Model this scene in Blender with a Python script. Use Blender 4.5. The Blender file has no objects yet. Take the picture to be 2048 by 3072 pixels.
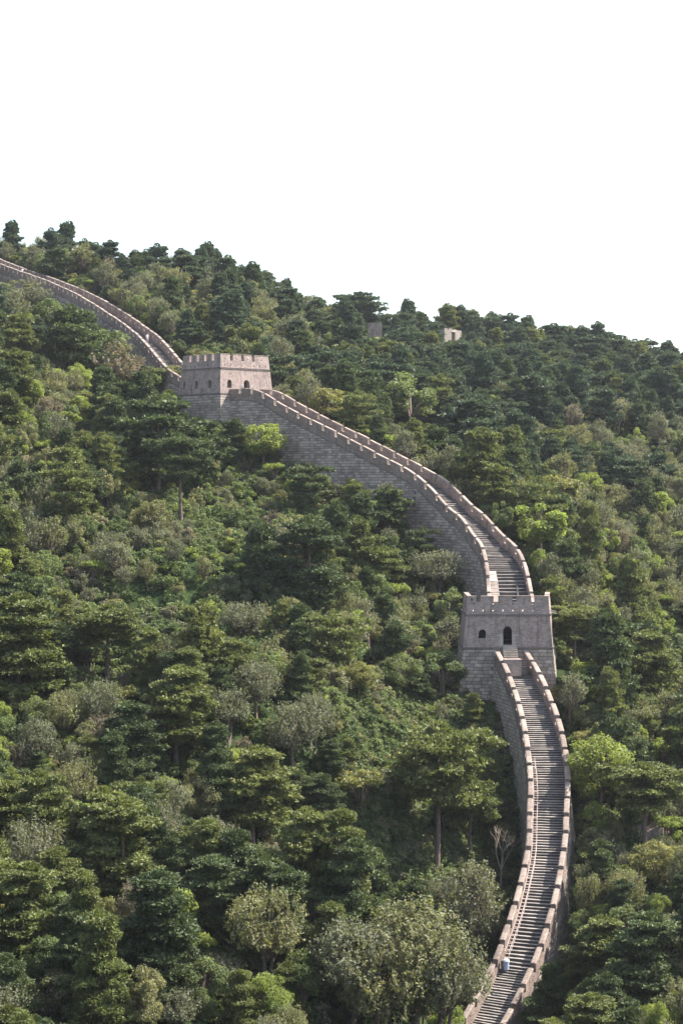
import bpy, math, random
import numpy as np
from mathutils import Vector, Matrix

random.seed(7); np.random.seed(7)
SC = bpy.context.scene
COL = SC.collection

# ------------------------------------------------------------------ camera, sky, sun, exposure
F, CX, CY, HY = 5600.0, 1024.0, 1536.0, 1430.0
PITCH = math.atan((CY - HY) / F)
cam_d = bpy.data.cameras.new("camera"); cam = bpy.data.objects.new("camera", cam_d); COL.objects.link(cam)
cam_d.sensor_fit = 'VERTICAL'; cam_d.sensor_height = 36.0; cam_d.sensor_width = 24.0
cam_d.lens = F / 3072.0 * 36.0
cam_d.clip_start = 0.5; cam_d.clip_end = 5000
cam.location = (0, 0, 0); cam.rotation_euler = (math.radians(90) - PITCH, 0, 0)
SC.camera = cam

SUN_EL, SUN_BACK = math.radians(50), math.radians(16)      # from the right, a little behind the hills
sdir = Vector((math.cos(SUN_BACK) * math.cos(SUN_EL), math.sin(SUN_BACK) * math.cos(SUN_EL), math.sin(SUN_EL)))
sun_d = bpy.data.lights.new("sun", 'SUN'); sun_d.energy = 5.0; sun_d.angle = math.radians(0.53)
sun_d.color = (1.0, 0.94, 0.85)
sun = bpy.data.objects.new("sun", sun_d); COL.objects.link(sun)
sun.rotation_euler = sdir.to_track_quat('Z', 'Y').to_euler(); sun.location = (60, 60, 120)

W = bpy.data.worlds.new("World"); SC.world = W; W.use_nodes = True
nt = W.node_tree; nt.nodes.clear()
sky = nt.nodes.new('ShaderNodeTexSky'); sky.sky_type = 'NISHITA'; sky.sun_disc = False
sky.sun_elevation = SUN_EL; sky.sun_rotation = math.radians(90) - SUN_BACK
sky.dust_density = 1.4; sky.air_density = 1.0
bg = nt.nodes.new('ShaderNodeBackground'); bg.inputs['Strength'].default_value = 0.11
veil = nt.nodes.new('ShaderNodeBackground'); veil.inputs['Color'].default_value = (1.0, 0.94, 0.86, 1)
veil.inputs['Strength'].default_value = 0.12               # bright milky overcast glare that the photo burns out to white
add = nt.nodes.new('ShaderNodeAddShader'); wo = nt.nodes.new('ShaderNodeOutputWorld')
nt.links.new(sky.outputs[0], bg.inputs['Color']); nt.links.new(bg.outputs[0], add.inputs[0])
nt.links.new(veil.outputs[0], add.inputs[1]); nt.links.new(add.outputs[0], wo.inputs['Surface'])

SC.view_settings.view_transform = 'Standard'; SC.view_settings.look = 'None'
SC.view_settings.exposure = 1.47; SC.view_settings.gamma = 1.0; SC.view_settings.use_curve_mapping = False
SC.render.engine = 'CYCLES'
SC.cycles.max_bounces = 6; SC.cycles.diffuse_bounces = 2; SC.cycles.glossy_bounces = 1
SC.cycles.transmission_bounces = 1; SC.cycles.volume_bounces = 0; SC.cycles.transparent_max_bounces = 4
SC.cycles.caustics_reflective = False; SC.cycles.caustics_refractive = False
HAZE = 0.00007

def ray(px, py):
    u = (px - CX) / F; v = (CY - py) / F
    return np.array((u, math.cos(PITCH) + v * math.sin(PITCH), -math.sin(PITCH) + v * math.cos(PITCH)))
def at(px, py, d):
    r = ray(px, py); return r * (d / r[1])
def proj(p):
    x, y, z = p
    zf = y * math.cos(PITCH) - z * math.sin(PITCH); up = y * math.sin(PITCH) + z * math.cos(PITCH)
    return (CX + F * x / zf, CY - F * up / zf)

# ------------------------------------------------------------------ materials
def mat(name): 
    m = bpy.data.materials.new(name); m.use_nodes = True; n = m.node_tree; n.nodes.clear(); return m, n
def N(n, t, **k):
    o = n.nodes.new(t)
    for a, b in k.items():
        if a in o.inputs: o.inputs[a].default_value = b
        else: setattr(o, a, b)
    return o
def ramp(n, src, stops):
    r = n.nodes.new('ShaderNodeValToRGB'); e = r.color_ramp.elements
    while len(e) < len(stops): e.new(0.5)
    for el, (p, c) in zip(e, stops): el.position = p; el.color = (*c, 1)
    n.links.new(src, r.inputs[0]); return r.outputs[0]
def mix(n, fac, a, b, mode='MIX'):
    m = n.nodes.new('ShaderNodeMix'); m.data_type = 'RGBA'; m.blend_type = mode
    for s, v in ((m.inputs[0], fac), (m.inputs[6], a), (m.inputs[7], b)):
        if isinstance(v, (int, float)): s.default_value = v
        elif isinstance(v, tuple): s.default_value = (*v, 1)
        else: n.links.new(v, s)
    return m.outputs[2]
def math2(n, op, a, b=0.0):
    m = n.nodes.new('ShaderNodeMath'); m.operation = op
    for i, v in enumerate((a, b)):
        if isinstance(v, (int, float)): m.inputs[i].default_value = v
        else: n.links.new(v, m.inputs[i])
    return m.outputs[0]

def stone_mat(name, dark, mid, light, stain=(0.08, 0.07, 0.06), stain_amt=0.5, brick=False, bump=0.35, streak=False):
    m, n = mat(name); L = n.links
    geo = N(n, 'ShaderNodeNewGeometry'); oi = N(n, 'ShaderNodeObjectInfo')
    r = math2(n, 'FRACT', math2(n, 'ADD', geo.outputs['Random Per Island'], oi.outputs['Random']))
    c = ramp(n, r, [(0.0, dark), (0.5, mid), (1.0, light)])
    nz = N(n, 'ShaderNodeTexNoise', Scale=0.9, Detail=6.0, Roughness=0.7); L.new(geo.outputs['Position'], nz.inputs['Vector'])
    c = mix(n, ramp(n, nz.outputs[0], [(0.42, (0, 0, 0)), (0.7, (stain_amt,) * 3)]), c, stain)
    if streak:
        mp = N(n, 'ShaderNodeMapping'); mp.inputs['Scale'].default_value = (2.6, 2.6, 0.35); L.new(geo.outputs['Position'], mp.inputs[0])
        ns = N(n, 'ShaderNodeTexNoise', Scale=1.0, Detail=4.0); L.new(mp.outputs[0], ns.inputs['Vector'])
        c = mix(n, ramp(n, ns.outputs[0], [(0.5, (0, 0, 0)), (0.72, (0.5,) * 3)]), c, stain)
    n2 = N(n, 'ShaderNodeTexNoise', Scale=7.0, Detail=5.0, Roughness=0.75); L.new(geo.outputs['Position'], n2.inputs['Vector'])
    c = mix(n, 0.55, c, ramp(n, n2.outputs[0], [(0.3, (0.45,) * 3), (0.7, (1.35,) * 3)]), 'MULTIPLY')
    h = n2.outputs[0]
    if brick:
        uv = N(n, 'ShaderNodeUVMap')
        bt = N(n, 'ShaderNodeTexBrick', Scale=1.0); bt.inputs['Brick Width'].default_value = 0.40
        bt.inputs['Row Height'].default_value = 0.135; bt.inputs['Mortar Size'].default_value = 0.014
        bt.inputs['Color1'].default_value = (0.62, 0.62, 0.62, 1); bt.inputs['Color2'].default_value = (1.12, 1.12, 1.12, 1)
        bt.inputs['Mortar'].default_value = (1.25, 1.22, 1.15, 1)
        L.new(uv.outputs[0], bt.inputs['Vector'])
        c = mix(n, 0.8, c, bt.outputs['Color'], 'MULTIPLY')
        h = math2(n, 'SUBTRACT', h, math2(n, 'MULTIPLY', bt.outputs['Fac'], 0.8))
    b = N(n, 'ShaderNodeBump', Strength=bump, Distance=0.08); L.new(h, b.inputs['Height'])
    bs = N(n, 'ShaderNodeBsdfPrincipled', Roughness=0.93); bs.inputs['Specular IOR Level'].default_value = 0.15
    L.new(c, bs.inputs['Base Color']); L.new(b.outputs[0], bs.inputs['Normal'])
    o = N(n, 'ShaderNodeOutputMaterial'); L.new(bs.outputs[0], o.inputs[0]); return m

def leaf_mat(name, a, b, c2, trans=0.35, spec=0.25):
    """a..b: tone of the whole plant, c2: tips that turned"""
    m, n = mat(name); L = n.links
    geo = N(n, 'ShaderNodeNewGeometry'); oi = N(n, 'ShaderNodeObjectInfo')
    c = ramp(n, oi.outputs['Random'], [(0.0, a), (1.0, b)])
    isl = geo.outputs['Random Per Island']
    c = mix(n, ramp(n, isl, [(0.0, (0, 0, 0)), (0.86, (0.12,) * 3), (1.0, (0.8,) * 3)]), c, c2)
    nz = N(n, 'ShaderNodeTexNoise', Scale=0.75, Detail=2.0); L.new(geo.outputs['Position'], nz.inputs['Vector'])
    c = mix(n, 1.0, c, ramp(n, nz.outputs[0], [(0.3, (0.62,) * 3), (0.7, (1.4,) * 3)]), 'MULTIPLY')
    bs = N(n, 'ShaderNodeBsdfPrincipled', Roughness=0.55); bs.inputs['Specular IOR Level'].default_value = spec
    L.new(c, bs.inputs['Base Color'])
    tr = N(n, 'ShaderNodeBsdfTranslucent'); L.new(mix(n, 1.0, c, (1.35, 1.38, 0.65), 'MULTIPLY'), tr.inputs[0])
    ms = N(n, 'ShaderNodeMixShader'); ms.inputs[0].default_value = trans
    L.new(bs.outputs[0], ms.inputs[1]); L.new(tr.outputs[0], ms.inputs[2])
    o = N(n, 'ShaderNodeOutputMaterial'); L.new(ms.outputs[0], o.inputs[0]); return m

def plain_mat(name, col, rough=0.8, noise=0.0, metal=0.0):
    m, n = mat(name); L = n.links
    bs = N(n, 'ShaderNodeBsdfPrincipled', Roughness=rough, Metallic=metal)
    if noise:
        geo = N(n, 'ShaderNodeNewGeometry'); nz = N(n, 'ShaderNodeTexNoise', Scale=6.0, Detail=5.0); L.new(geo.outputs['Position'], nz.inputs['Vector'])
        L.new(mix(n, noise, col, ramp(n, nz.outputs[0], [(0.3, tuple(x * .4 for x in col)), (0.7, tuple(min(1, x * 1.7) for x in col))])), bs.inputs['Base Color'])
    else: bs.inputs['Base Color'].default_value = (*col, 1)
    o = N(n, 'ShaderNodeOutputMaterial'); L.new(bs.outputs[0], o.inputs[0]); return m

M = {}
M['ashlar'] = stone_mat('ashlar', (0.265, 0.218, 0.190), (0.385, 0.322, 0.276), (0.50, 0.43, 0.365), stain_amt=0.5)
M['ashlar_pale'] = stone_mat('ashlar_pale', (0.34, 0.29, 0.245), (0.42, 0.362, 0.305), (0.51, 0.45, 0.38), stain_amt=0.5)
M['mortar'] = stone_mat('mortar', (0.10, 0.088, 0.08), (0.115, 0.10, 0.09), (0.13, 0.115, 0.10), stain_amt=0.5, bump=0.2)
M['brick'] = stone_mat('old_brick', (0.35, 0.275, 0.25), (0.365, 0.288, 0.262), (0.38, 0.30, 0.272), brick=True, stain_amt=0.42, streak=True)
M['parapet'] = stone_mat('parapet_brick', (0.265, 0.204, 0.180), (0.292, 0.226, 0.198), (0.32, 0.25, 0.218), brick=True, stain_amt=0.55, streak=True)
M['coping'] = stone_mat('coping_brick', (0.29, 0.227, 0.195), (0.355, 0.282, 0.24), (0.425, 0.345, 0.295), brick=True, stain_amt=0.45)
M['course'] = stone_mat('string_course', (0.13, 0.11, 0.105), (0.17, 0.145, 0.135), (0.21, 0.18, 0.165), stain_amt=0.4)
M['step'] = stone_mat('step_stone', (0.06, 0.052, 0.052), (0.085, 0.075, 0.075), (0.12, 0.105, 0.10), stain=(0.045, 0.04, 0.045), stain_amt=0.75)  # dark grey stone, deepened so the riser colour carries its shade
M['tread'] = stone_mat('worn_tread', (0.25, 0.225, 0.20), (0.33, 0.295, 0.262), (0.42, 0.375, 0.335), stain=(0.12, 0.11, 0.105), stain_amt=0.75)  # worn pale, with sunlight on the treads painted in as extra lightness
M['stone_trim'] = stone_mat('stone_trim', (0.33, 0.30, 0.27), (0.38, 0.35, 0.31), (0.42, 0.39, 0.34), stain_amt=0.3)
M['bark'] = plain_mat('bark', (0.12, 0.085, 0.07), 0.95, 0.7)
M['bark_pale'] = plain_mat('dead_wood', (0.30, 0.24, 0.20), 0.95, 0.5)
M['rock'] = stone_mat('bare_rock', (0.24, 0.18, 0.15), (0.30, 0.23, 0.19), (0.36, 0.29, 0.24), stain_amt=0.5)
M['rail'] = plain_mat('painted_rail', (0.62, 0.50, 0.46), 0.5, 0.25)
M['bin_blue'] = plain_mat('bin_blue', (0.36, 0.43, 0.58), 0.5, 0.15)
M['bin_white'] = plain_mat('bin_white', (0.80, 0.80, 0.80), 0.5)
M['bin_dark'] = plain_mat('bin_dark', (0.06, 0.06, 0.08), 0.6)
# ground: leaf litter, low green growth, bare earth
m, n = mat('forest_ground'); L = n.links
geo = N(n, 'ShaderNodeNewGeometry')
n1 = N(n, 'ShaderNodeTexNoise', Scale=0.16, Detail=6.0, Roughness=0.65); L.new(geo.outputs['Position'], n1.inputs['Vector'])
n2 = N(n, 'ShaderNodeTexNoise', Scale=2.5, Detail=6.0, Roughness=0.75); L.new(geo.outputs['Position'], n2.inputs['Vector'])
c = ramp(n, n1.outputs[0], [(0.40, (0.030, 0.050, 0.018)), (0.60, (0.045, 0.065, 0.025)), (0.74, (0.13, 0.095, 0.065))])
c = mix(n, 0.8, c, ramp(n, n2.outputs[0], [(0.3, (0.35,) * 3), (0.7, (1.5,) * 3)]), 'MULTIPLY')
b = N(n, 'ShaderNodeBump', Strength=0.9, Distance=0.35); L.new(n2.outputs[0], b.inputs['Height'])
bs = N(n, 'ShaderNodeBsdfPrincipled', Roughness=1.0); bs.inputs['Specular IOR Level'].default_value = 0.05
L.new(c, bs.inputs['Base Color']); L.new(b.outputs[0], bs.inputs['Normal'])
o = N(n, 'ShaderNodeOutputMaterial'); L.new(bs.outputs[0], o.inputs[0]); M['ground'] = m

LEAF = {
 'pine_dark':  leaf_mat('pine_needles_dark', (0.059, 0.085, 0.039), (0.086, 0.115, 0.049), (0.161, 0.169, 0.077), trans=0.20),
 'pine_warm':  leaf_mat('pine_needles_warm', (0.110, 0.136, 0.046), (0.150, 0.169, 0.059), (0.242, 0.221, 0.103), trans=0.24),
 'pine_blue':  leaf_mat('pine_needles_cool', (0.056, 0.085, 0.054), (0.081, 0.109, 0.065), (0.134, 0.157, 0.091), trans=0.20),
 'green':      leaf_mat('leaves_green', (0.096, 0.136, 0.054), (0.140, 0.175, 0.073), (0.296, 0.299, 0.168), trans=0.40, spec=0.2),
 'bright':     leaf_mat('leaves_bright', (0.161, 0.215, 0.057), (0.214, 0.254, 0.075), (0.363, 0.351, 0.130), trans=0.48),
 'grey':       leaf_mat('leaves_grey_green', (0.127, 0.139, 0.086), (0.163, 0.166, 0.108), (0.285, 0.267, 0.196), trans=0.32, spec=0.2),
 'olive':      leaf_mat('leaves_olive', (0.140, 0.151, 0.075), (0.190, 0.189, 0.096), (0.296, 0.260, 0.156), trans=0.38),
 'yellow':     leaf_mat('leaves_yellowing', (0.175, 0.188, 0.072), (0.215, 0.208, 0.082), (0.33, 0.26, 0.11), trans=0.40),
 'brown':      leaf_mat('leaves_brown_grey', (0.163, 0.143, 0.106), (0.204, 0.166, 0.129), (0.285, 0.227, 0.177), trans=0.35),
 'red':        leaf_mat('leaves_red', (0.308, 0.111, 0.072), (0.349, 0.130, 0.077), (0.457, 0.196, 0.103), trans=0.45),
 'cover':      leaf_mat('leaves_ground_cover', (0.065, 0.102, 0.041), (0.110, 0.142, 0.059), (0.202, 0.221, 0.103), trans=0.38),
}

# ------------------------------------------------------------------ object helpers
WLOC = {}
def empty(name, loc, label=None, cat=None, group=None, kind=None):
    o = bpy.data.objects.new(name, None); COL.objects.link(o); o.location = loc; o.empty_display_size = 0.3
    WLOC[o.name] = np.array(loc, float); tag(o, label, cat, group, kind); return o
def tag(o, label=None, cat=None, group=None, kind=None):
    if label: o['label'] = label
    if cat: o['category'] = cat
    if group: o['group'] = group
    if kind: o['kind'] = kind
    return o

def raw_mesh(name, V, Fc, mats=(), mi=None, smooth=False, uv=False):
    """V: n x 3; Fc: list of (m x k) index arrays"""
    me = bpy.data.meshes.new(name)
    V = np.asarray(V, np.float32)
    me.vertices.add(len(V)); me.vertices.foreach_set('co', V.ravel())
    tot = [np.asarray(f, np.int32) for f in Fc if len(f)]
    loops = np.concatenate([f.ravel() for f in tot]); sizes = np.concatenate([np.full(len(f), f.shape[1], np.int32) for f in tot])
    me.loops.add(len(loops)); me.loops.foreach_set('vertex_index', loops)
    me.polygons.add(len(sizes)); st = np.concatenate([[0], np.cumsum(sizes)[:-1]]).astype(np.int32)
    me.polygons.foreach_set('loop_start', st)
    try: me.polygons.foreach_set('loop_total', sizes)
    except Exception: pass
    for x in mats: me.materials.append(x)
    if mi is not None: me.polygons.foreach_set('material_index', np.asarray(mi, np.int32))
    me.update(calc_edges=True)
    me.polygons.foreach_set('use_smooth', np.full(len(sizes), bool(smooth)))
    if uv:
        nrm = np.zeros(len(sizes) * 3, np.float32); me.polygons.foreach_get('normal', nrm); nrm = nrm.reshape(-1, 3)
        nl = np.repeat(nrm, sizes, axis=0); P = V[loops]
        h = np.hypot(nl[:, 0], nl[:, 1]); flat = h < 0.6
        hx = np.where(h > 1e-4, -nl[:, 1] / np.maximum(h, 1e-4), 1); hy = np.where(h > 1e-4, nl[:, 0] / np.maximum(h, 1e-4), 0)
        u = np.where(flat, P[:, 0], P[:, 0] * hx + P[:, 1] * hy); v = np.where(flat, P[:, 1], P[:, 2])
        l = me.uv_layers.new(name='UVMap'); l.data.foreach_set('uv', np.stack([u, v], 1).astype(np.float32).ravel())
    return me

HEX = ((0, 3, 2, 1), (4, 5, 6, 7), (0, 1, 5, 4), (1, 2, 6, 5), (2, 3, 7, 6), (3, 0, 4, 7))
class MB:
    def __init__(s): s.v = []; s.q = []; s.m = []
    def hexa(s, p, faces=range(6), top=None):
        """p: 8 points, lower ring 0-3, upper ring 4-7; top: material index of the upper face"""
        b = len(s.v); s.v.extend([tuple(x) for x in p])
        for k in faces: s.q.append(tuple(b + i for i in HEX[k])); s.m.append(top if (top is not None and k == 1) else 0)
    def quad(s, a, b, c, d, m=0):
        k = len(s.v); s.v.extend([tuple(a), tuple(b), tuple(c), tuple(d)]); s.q.append((k, k + 1, k + 2, k + 3)); s.m.append(m)
    def box(s, x0, x1, y0, y1, z0, z1, fn=None):
        p = [(x0, y0, z0), (x1, y0, z0), (x1, y1, z0), (x0, y1, z0), (x0, y0, z1), (x1, y0, z1), (x1, y1, z1), (x0, y1, z1)]
        if fn: p = [fn(*q) for q in p]
        s.hexa(p)
    def tube(s, pts, rad, k=6):
        pts = [np.array(p, float) for p in pts]; rings = []
        for i, p in enumerate(pts):
            d = pts[min(i + 1, len(pts) - 1)] - pts[max(i - 1, 0)]; d /= (np.linalg.norm(d) + 1e-9)
            a = np.cross(d, (0.31, 0.12, 0.94) if abs(d[2]) < .9 else (1, 0, 0)); a /= np.linalg.norm(a); b = np.cross(d, a)
            r = rad[i] if hasattr(rad, '__len__') else rad
            base = len(s.v)
            for j in range(k):
                t = 2 * math.pi * j / k; s.v.append(tuple(p + a * r * math.cos(t) + b * r * math.sin(t)))
            rings.append(base)
        for a, b in zip(rings[:-1], rings[1:]):
            for j in range(k): s.q.append((a + j, a + (j + 1) % k, b + (j + 1) % k, b + j)); s.m.append(0)
        for cap in (rings[0], rings[-1]):
            if k == 4: s.q.append(tuple(cap + j for j in range(4))); s.m.append(0)
            elif k == 6:
                s.q.append((cap, cap + 1, cap + 2, cap + 3)); s.q.append((cap, cap + 3, cap + 4, cap + 5)); s.m += [0, 0]
    def build(s, name, mats, parent=None, kind=None, uv=True, label=None):
        if not isinstance(mats, (list, tuple)): mats = [mats]
        V = np.array(s.v, float); off = WLOC.get(parent.name, np.zeros(3)) if parent else 0
        me = raw_mesh(name, V, [np.array(s.q)], mats, s.m, uv=False)
        # consistent outward normals, uv in world metres
        import bmesh
        bm = bmesh.new(); bm.from_mesh(me); bmesh.ops.recalc_face_normals(bm, faces=bm.faces)
        if uv:
            l = bm.loops.layers.uv.new('UVMap')
            for f in bm.faces:
                nx, ny, nz = f.normal; h = math.hypot(nx, ny)
                for lp in f.loops:
                    c = lp.vert.co
                    lp[l].uv = (c.x, c.y) if h < .6 else ((-ny * c.x + nx * c.y) / h, c.z)
        if parent: bmesh.ops.translate(bm, verts=bm.verts, vec=tuple(-off))
        bm.to_mesh(me); bm.free()
        o = bpy.data.objects.new(name, me); COL.objects.link(o)
        if parent: o.parent = parent; WLOC[o.name] = WLOC[parent.name]
        if kind: o['kind'] = kind
        if label: o['label'] = label
        return o

# ------------------------------------------------------------------ the line of the wall
class Path:
    def __init__(s, pts, hw):
        P = np.array(pts, float); n = len(P)
        t = np.concatenate([[0], np.cumsum(np.hypot(*(P[1:, :2] - P[:-1, :2]).T))])
        Tn = np.zeros_like(P)
        for i in range(n):
            a, b = max(i - 1, 0), min(i + 1, n - 1); Tn[i] = (P[b] - P[a]) / (t[b] - t[a])
        out = []
        for i in range(n - 1):
            h = t[i + 1] - t[i]; u = np.linspace(0, 1, 24, endpoint=(i == n - 2))[:, None]
            out.append((2*u**3-3*u**2+1)*P[i] + (u**3-2*u**2+u)*h*Tn[i] + (-2*u**3+3*u**2)*P[i+1] + (u**3-u**2)*h*Tn[i+1])
        D = np.concatenate(out); s.D = D
        s.s = np.concatenate([[0], np.cumsum(np.hypot(*(D[1:, :2] - D[:-1, :2]).T))]); s.L = s.s[-1]
        T = np.gradient(D[:, :2], axis=0); T /= np.linalg.norm(T, axis=1)[:, None]
        k = np.ones(9) / 9; Tx = np.convolve(np.pad(T[:, 0], 4, 'edge'), k, 'valid'); Ty = np.convolve(np.pad(T[:, 1], 4, 'edge'), k, 'valid')
        nn = np.hypot(Tx, Ty); s.Tx, s.Ty = Tx / nn, Ty / nn
        s.hwt, s.hwv = zip(*hw)
    def z(s, a): return float(np.interp(a, s.s, s.D[:, 2]))
    def hw(s, a): return float(np.interp(a / s.L, s.hwt, s.hwv))
    def p(s, a, u, z):
        x = np.interp(a, s.s, s.D[:, 0]); y = np.interp(a, s.s, s.D[:, 1]); tx = np.interp(a, s.s, s.Tx); ty = np.interp(a, s.s, s.Ty)
        e = 0.0
        if a < 0: e = a
        if a > s.L: e = a - s.L
        return (x + ty * u + tx * e, y - tx * u + ty * e, z)
    def T(s, a): return np.array((np.interp(a, s.s, s.Tx), np.interp(a, s.s, s.Ty)))

# section A: from the foot of the picture up to the lower tower (px, py of the walkway's middle)
ptsA = []
Apx = [(1532, 1992), (1548, 2020), (1562, 2045), (1585, 2096), (1617, 2191), (1637, 2287), (1646, 2383), (1643, 2478), (1639, 2570), (1621, 2675), (1595, 2780), (1554, 2903), (1531, 2956), (1472, 3072), (1390, 3210), (1290, 3370)]
d = 231.6; P0 = at(Apx[0][0], Apx[0][1], d); ptsA.append(P0)
SLOPE_A = [.50, .52, .58, .60, .62, .60, .62, .60, .60, .62, .62, .60, .58, .55, .55]
for (px, py), sl in zip(Apx[1:], SLOPE_A):
    prev = ptsA[-1]
    lo, hi = prev[1] - 40, prev[1] - .3
    for _ in range(50):
        md = (lo + hi) / 2; q = at(px, py, md); run = math.hypot(q[0] - prev[0], q[1] - prev[1])
        if q[2] < prev[2] - sl * run: hi = md
        else: lo = md
        # nearer -> larger drop along the ray; keep the bracket on the sign change
    ptsA.append(at(px, py, md))
ptsA = ptsA[::-1]
pathA = Path(ptsA, [(0, 1.95), (0.25, 1.8), (0.5, 1.65), (0.75, 1.9), (1, 1.6)])

# section B: between the towers, from the crest of its left parapet
PH = 1.95
Bl = [(1465, 1836, 241.0, 1.7), (1464, 1782, 246.5, 1.6), (1457, 1700, 251.2, 1.6), (1443, 1640, 254.6, 1.8), (1414, 1595, 257.8, 1.95), (1380, 1546, 261, 1.95), (1334, 1506, 264.9, 1.95),
      (1294, 1460, 267.9, 1.95), (1248, 1420, 271.1, 1.95), (1202, 1391, 273.4, 1.95), (1144, 1362, 276.3, 1.95), (1030, 1302, 282.4, 1.95), (915, 1245, 288.7, 1.95), (845, 1208, 292.9, 1.95), (770, 1166, 297.3, 1.95), (686, 1163, 301.9, 1.95)]
LP = np.array([at(a, b, c) - np.array((0, 0, h)) for a, b, c, h in Bl]); TT = np.gradient(LP[:, :2], axis=0); TT /= np.linalg.norm(TT, axis=1)[:, None]
HWB = np.interp(np.arange(len(LP)), [0, 3, 5, len(LP) - 1], [2.75, 2.3, 1.85, 1.85])
ptsB = [np.array((p[0] + t[1] * (h + .25), p[1] - t[0] * (h + .25), p[2])) for p, t, h in zip(LP, TT, HWB)]
pathB = Path(ptsB, [(0, 2.75), (.17, 2.3), (.28, 1.85), (1, 1.85)])

# upper tower frame: near corner, face directions
UC = at(660.7, 1181, 300.0); TH = math.radians(43)
UEX = np.array((math.cos(TH), math.sin(TH))); UN = np.array((math.sin(TH), -math.cos(TH)))     # face direction, outward normal
# section C: from behind the upper tower to the left edge
backdoor = UC[:2] + UEX * 5.6 - UN * 11.4
ptsC = [np.array((backdoor[0], backdoor[1], UC[2] + 0.4)), np.array((backdoor[0] - 4.5, backdoor[1] + 7.0, UC[2] + 3.2))]
ptsC += [at(*q) for q in [(483, 1077, 328), (451, 1041, 334), (418, 1014, 340), (366, 976, 348), (261, 912, 364), (163, 868, 378), (65, 833, 392), (0, 808, 402), (-90, 770, 418)]]
pathC = Path(ptsC, [(0, 1.6), (.45, 1.6), (.6, 1.35), (1, 1.35)])

# ------------------------------------------------------------------ terrain
TP = []
def tp(px, py, d, c=5.0):
    q = at(px, py, d); TP.append((q[0], q[1], q[2] - c))
for a in [(-500, 3072, 132), (0, 3072, 140), (400, 3072, 143), (800, 3072, 147), (1150, 3072, 150), (-500, 2600, 150), (0, 2600, 158), (400, 2600, 162), (800, 2600, 166), (1120, 2650, 172),
          (-500, 2200, 175), (0, 2200, 182), (400, 2200, 186), (800, 2200, 193), (1080, 2200, 203), (-500, 1850, 200), (0, 1850, 207), (400, 1800, 216), (700, 1800, 221), (1000, 1800, 227),
          (-500, 1500, 228), (0, 1500, 236), (400, 1500, 246), (700, 1520, 250), (1000, 1600, 250), (-500, 1200, 265), (0, 1200, 272), (350, 1260, 280), (-500, 950, 320), (0, 970, 325), (200, 1030, 318),
          (-500, 700, 430), (0, 742, 440, 11), (240, 752, 432, 11), (400, 790, 425, 7), (560, 782, 432), (700, 845, 436), (860, 885, 445), (960, 950, 452), (1080, 975, 458, 7.5), (1135, 985, 446, 8), (1358, 1010, 462, 8.5), (1200, 1003, 470), (1340, 1000, 478), (1470, 980, 485), (1600, 998, 490, 7), (1750, 1025, 490, 7), (1900, 1055, 490, 7), (2048, 1085, 482, 7), (2500, 1120, 470, 7),
          (700, 1010, 345), (900, 1060, 348), (1000, 1200, 322), (1200, 1150, 372), (1320, 1340, 312), (1500, 1200, 366), (1520, 1440, 302), (1750, 1200, 385), (2000, 1220, 385), (2500, 1250, 385),
          (1680, 1500, 292), (1870, 1450, 322), (2048, 1420, 335), (2500, 1420, 335), (1780, 1700, 272), (1980, 1700, 282), (1740, 1900, 247), (1900, 1950, 250), (2060, 1900, 262), (2500, 1900, 262), (1800, 2200, 220), (2030, 2200, 228),
          (1860, 2600, 190), (2060, 2600, 194), (2500, 2600, 198), (1800, 3000, 168), (2060, 3072, 166), (2500, 3072, 170), (0, 3700, 112), (1000, 3700, 116), (2048, 3700, 130)]:
    tp(*a)
for px in (-500, 0, 500, 1000, 1500, 2048, 2500):
    q = at(px, 1050, 560); TP.append((q[0], q[1], 5.0)); TP.append((q[0] * 1.3, 680, -30.0))
for x, y, z in [(-120, 60, -48), (0, 60, -46), (120, 60, -48), (-150, 0, -12), (0, 3, -2.2), (150, 0, -12), (-30, 25, -18), (30, 25, -18), (-200, 180, -20), (-220, 300, 20), (-230, 450, 45), (240, 180, -45), (260, 300, -10), (280, 450, 20)]:
    TP.append((x, y, z))
def near_pts(P, a, b, dl, dr, off=4.5, step=7.0):
    for s in np.arange(a, b, step):
        h = P.hw(s) + .6; z = P.z(s)
        TP.append(P.p(s, -(h + off * .35 + .12 * dl), z - dl)); TP.append(P.p(s, h + off * .5, z - dr))
near_pts(pathA, 2, pathA.L - 12, 8.0, 4.6); near_pts(pathA, pathA.L - 7, pathA.L - 1, 5.2, 4.2, step=3.0)
near_pts(pathB, 9, pathB.L - 6, 7.6, 2.6)
near_pts(pathC, 8, pathC.L, 4.6, 1.4)
lt0 = at(1522.4, 1945, 232)          # lower tower: middle of its front at the lower string course
TP += [(lt0[0] - 5.5, 230, lt0[2] - 7.0), (lt0[0] - 9.5, 229, lt0[2] - 7.6), (lt0[0] - 7.6, 233, lt0[2] - 5.6), (lt0[0] - 7.4, 240, lt0[2] - 3.5), (lt0[0] + 8.2, 234, lt0[2] - 4.2), (lt0[0] + 8.2, 241, lt0[2] - 3.0)]
for u_, v_, dz in ((-1.5, 1.5, -6.0), (2, 2.2, -7.6), (-2.5, -5, -5.0), (-2.5, -11, -3.5), (13.5, -2, -3.0), (13.5, -10, -2.0)):
    q = UC[:2] + UEX * u_ + UN * v_; TP.append((q[0], q[1], UC[2] + dz))
TP = np.array(TP)
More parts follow.
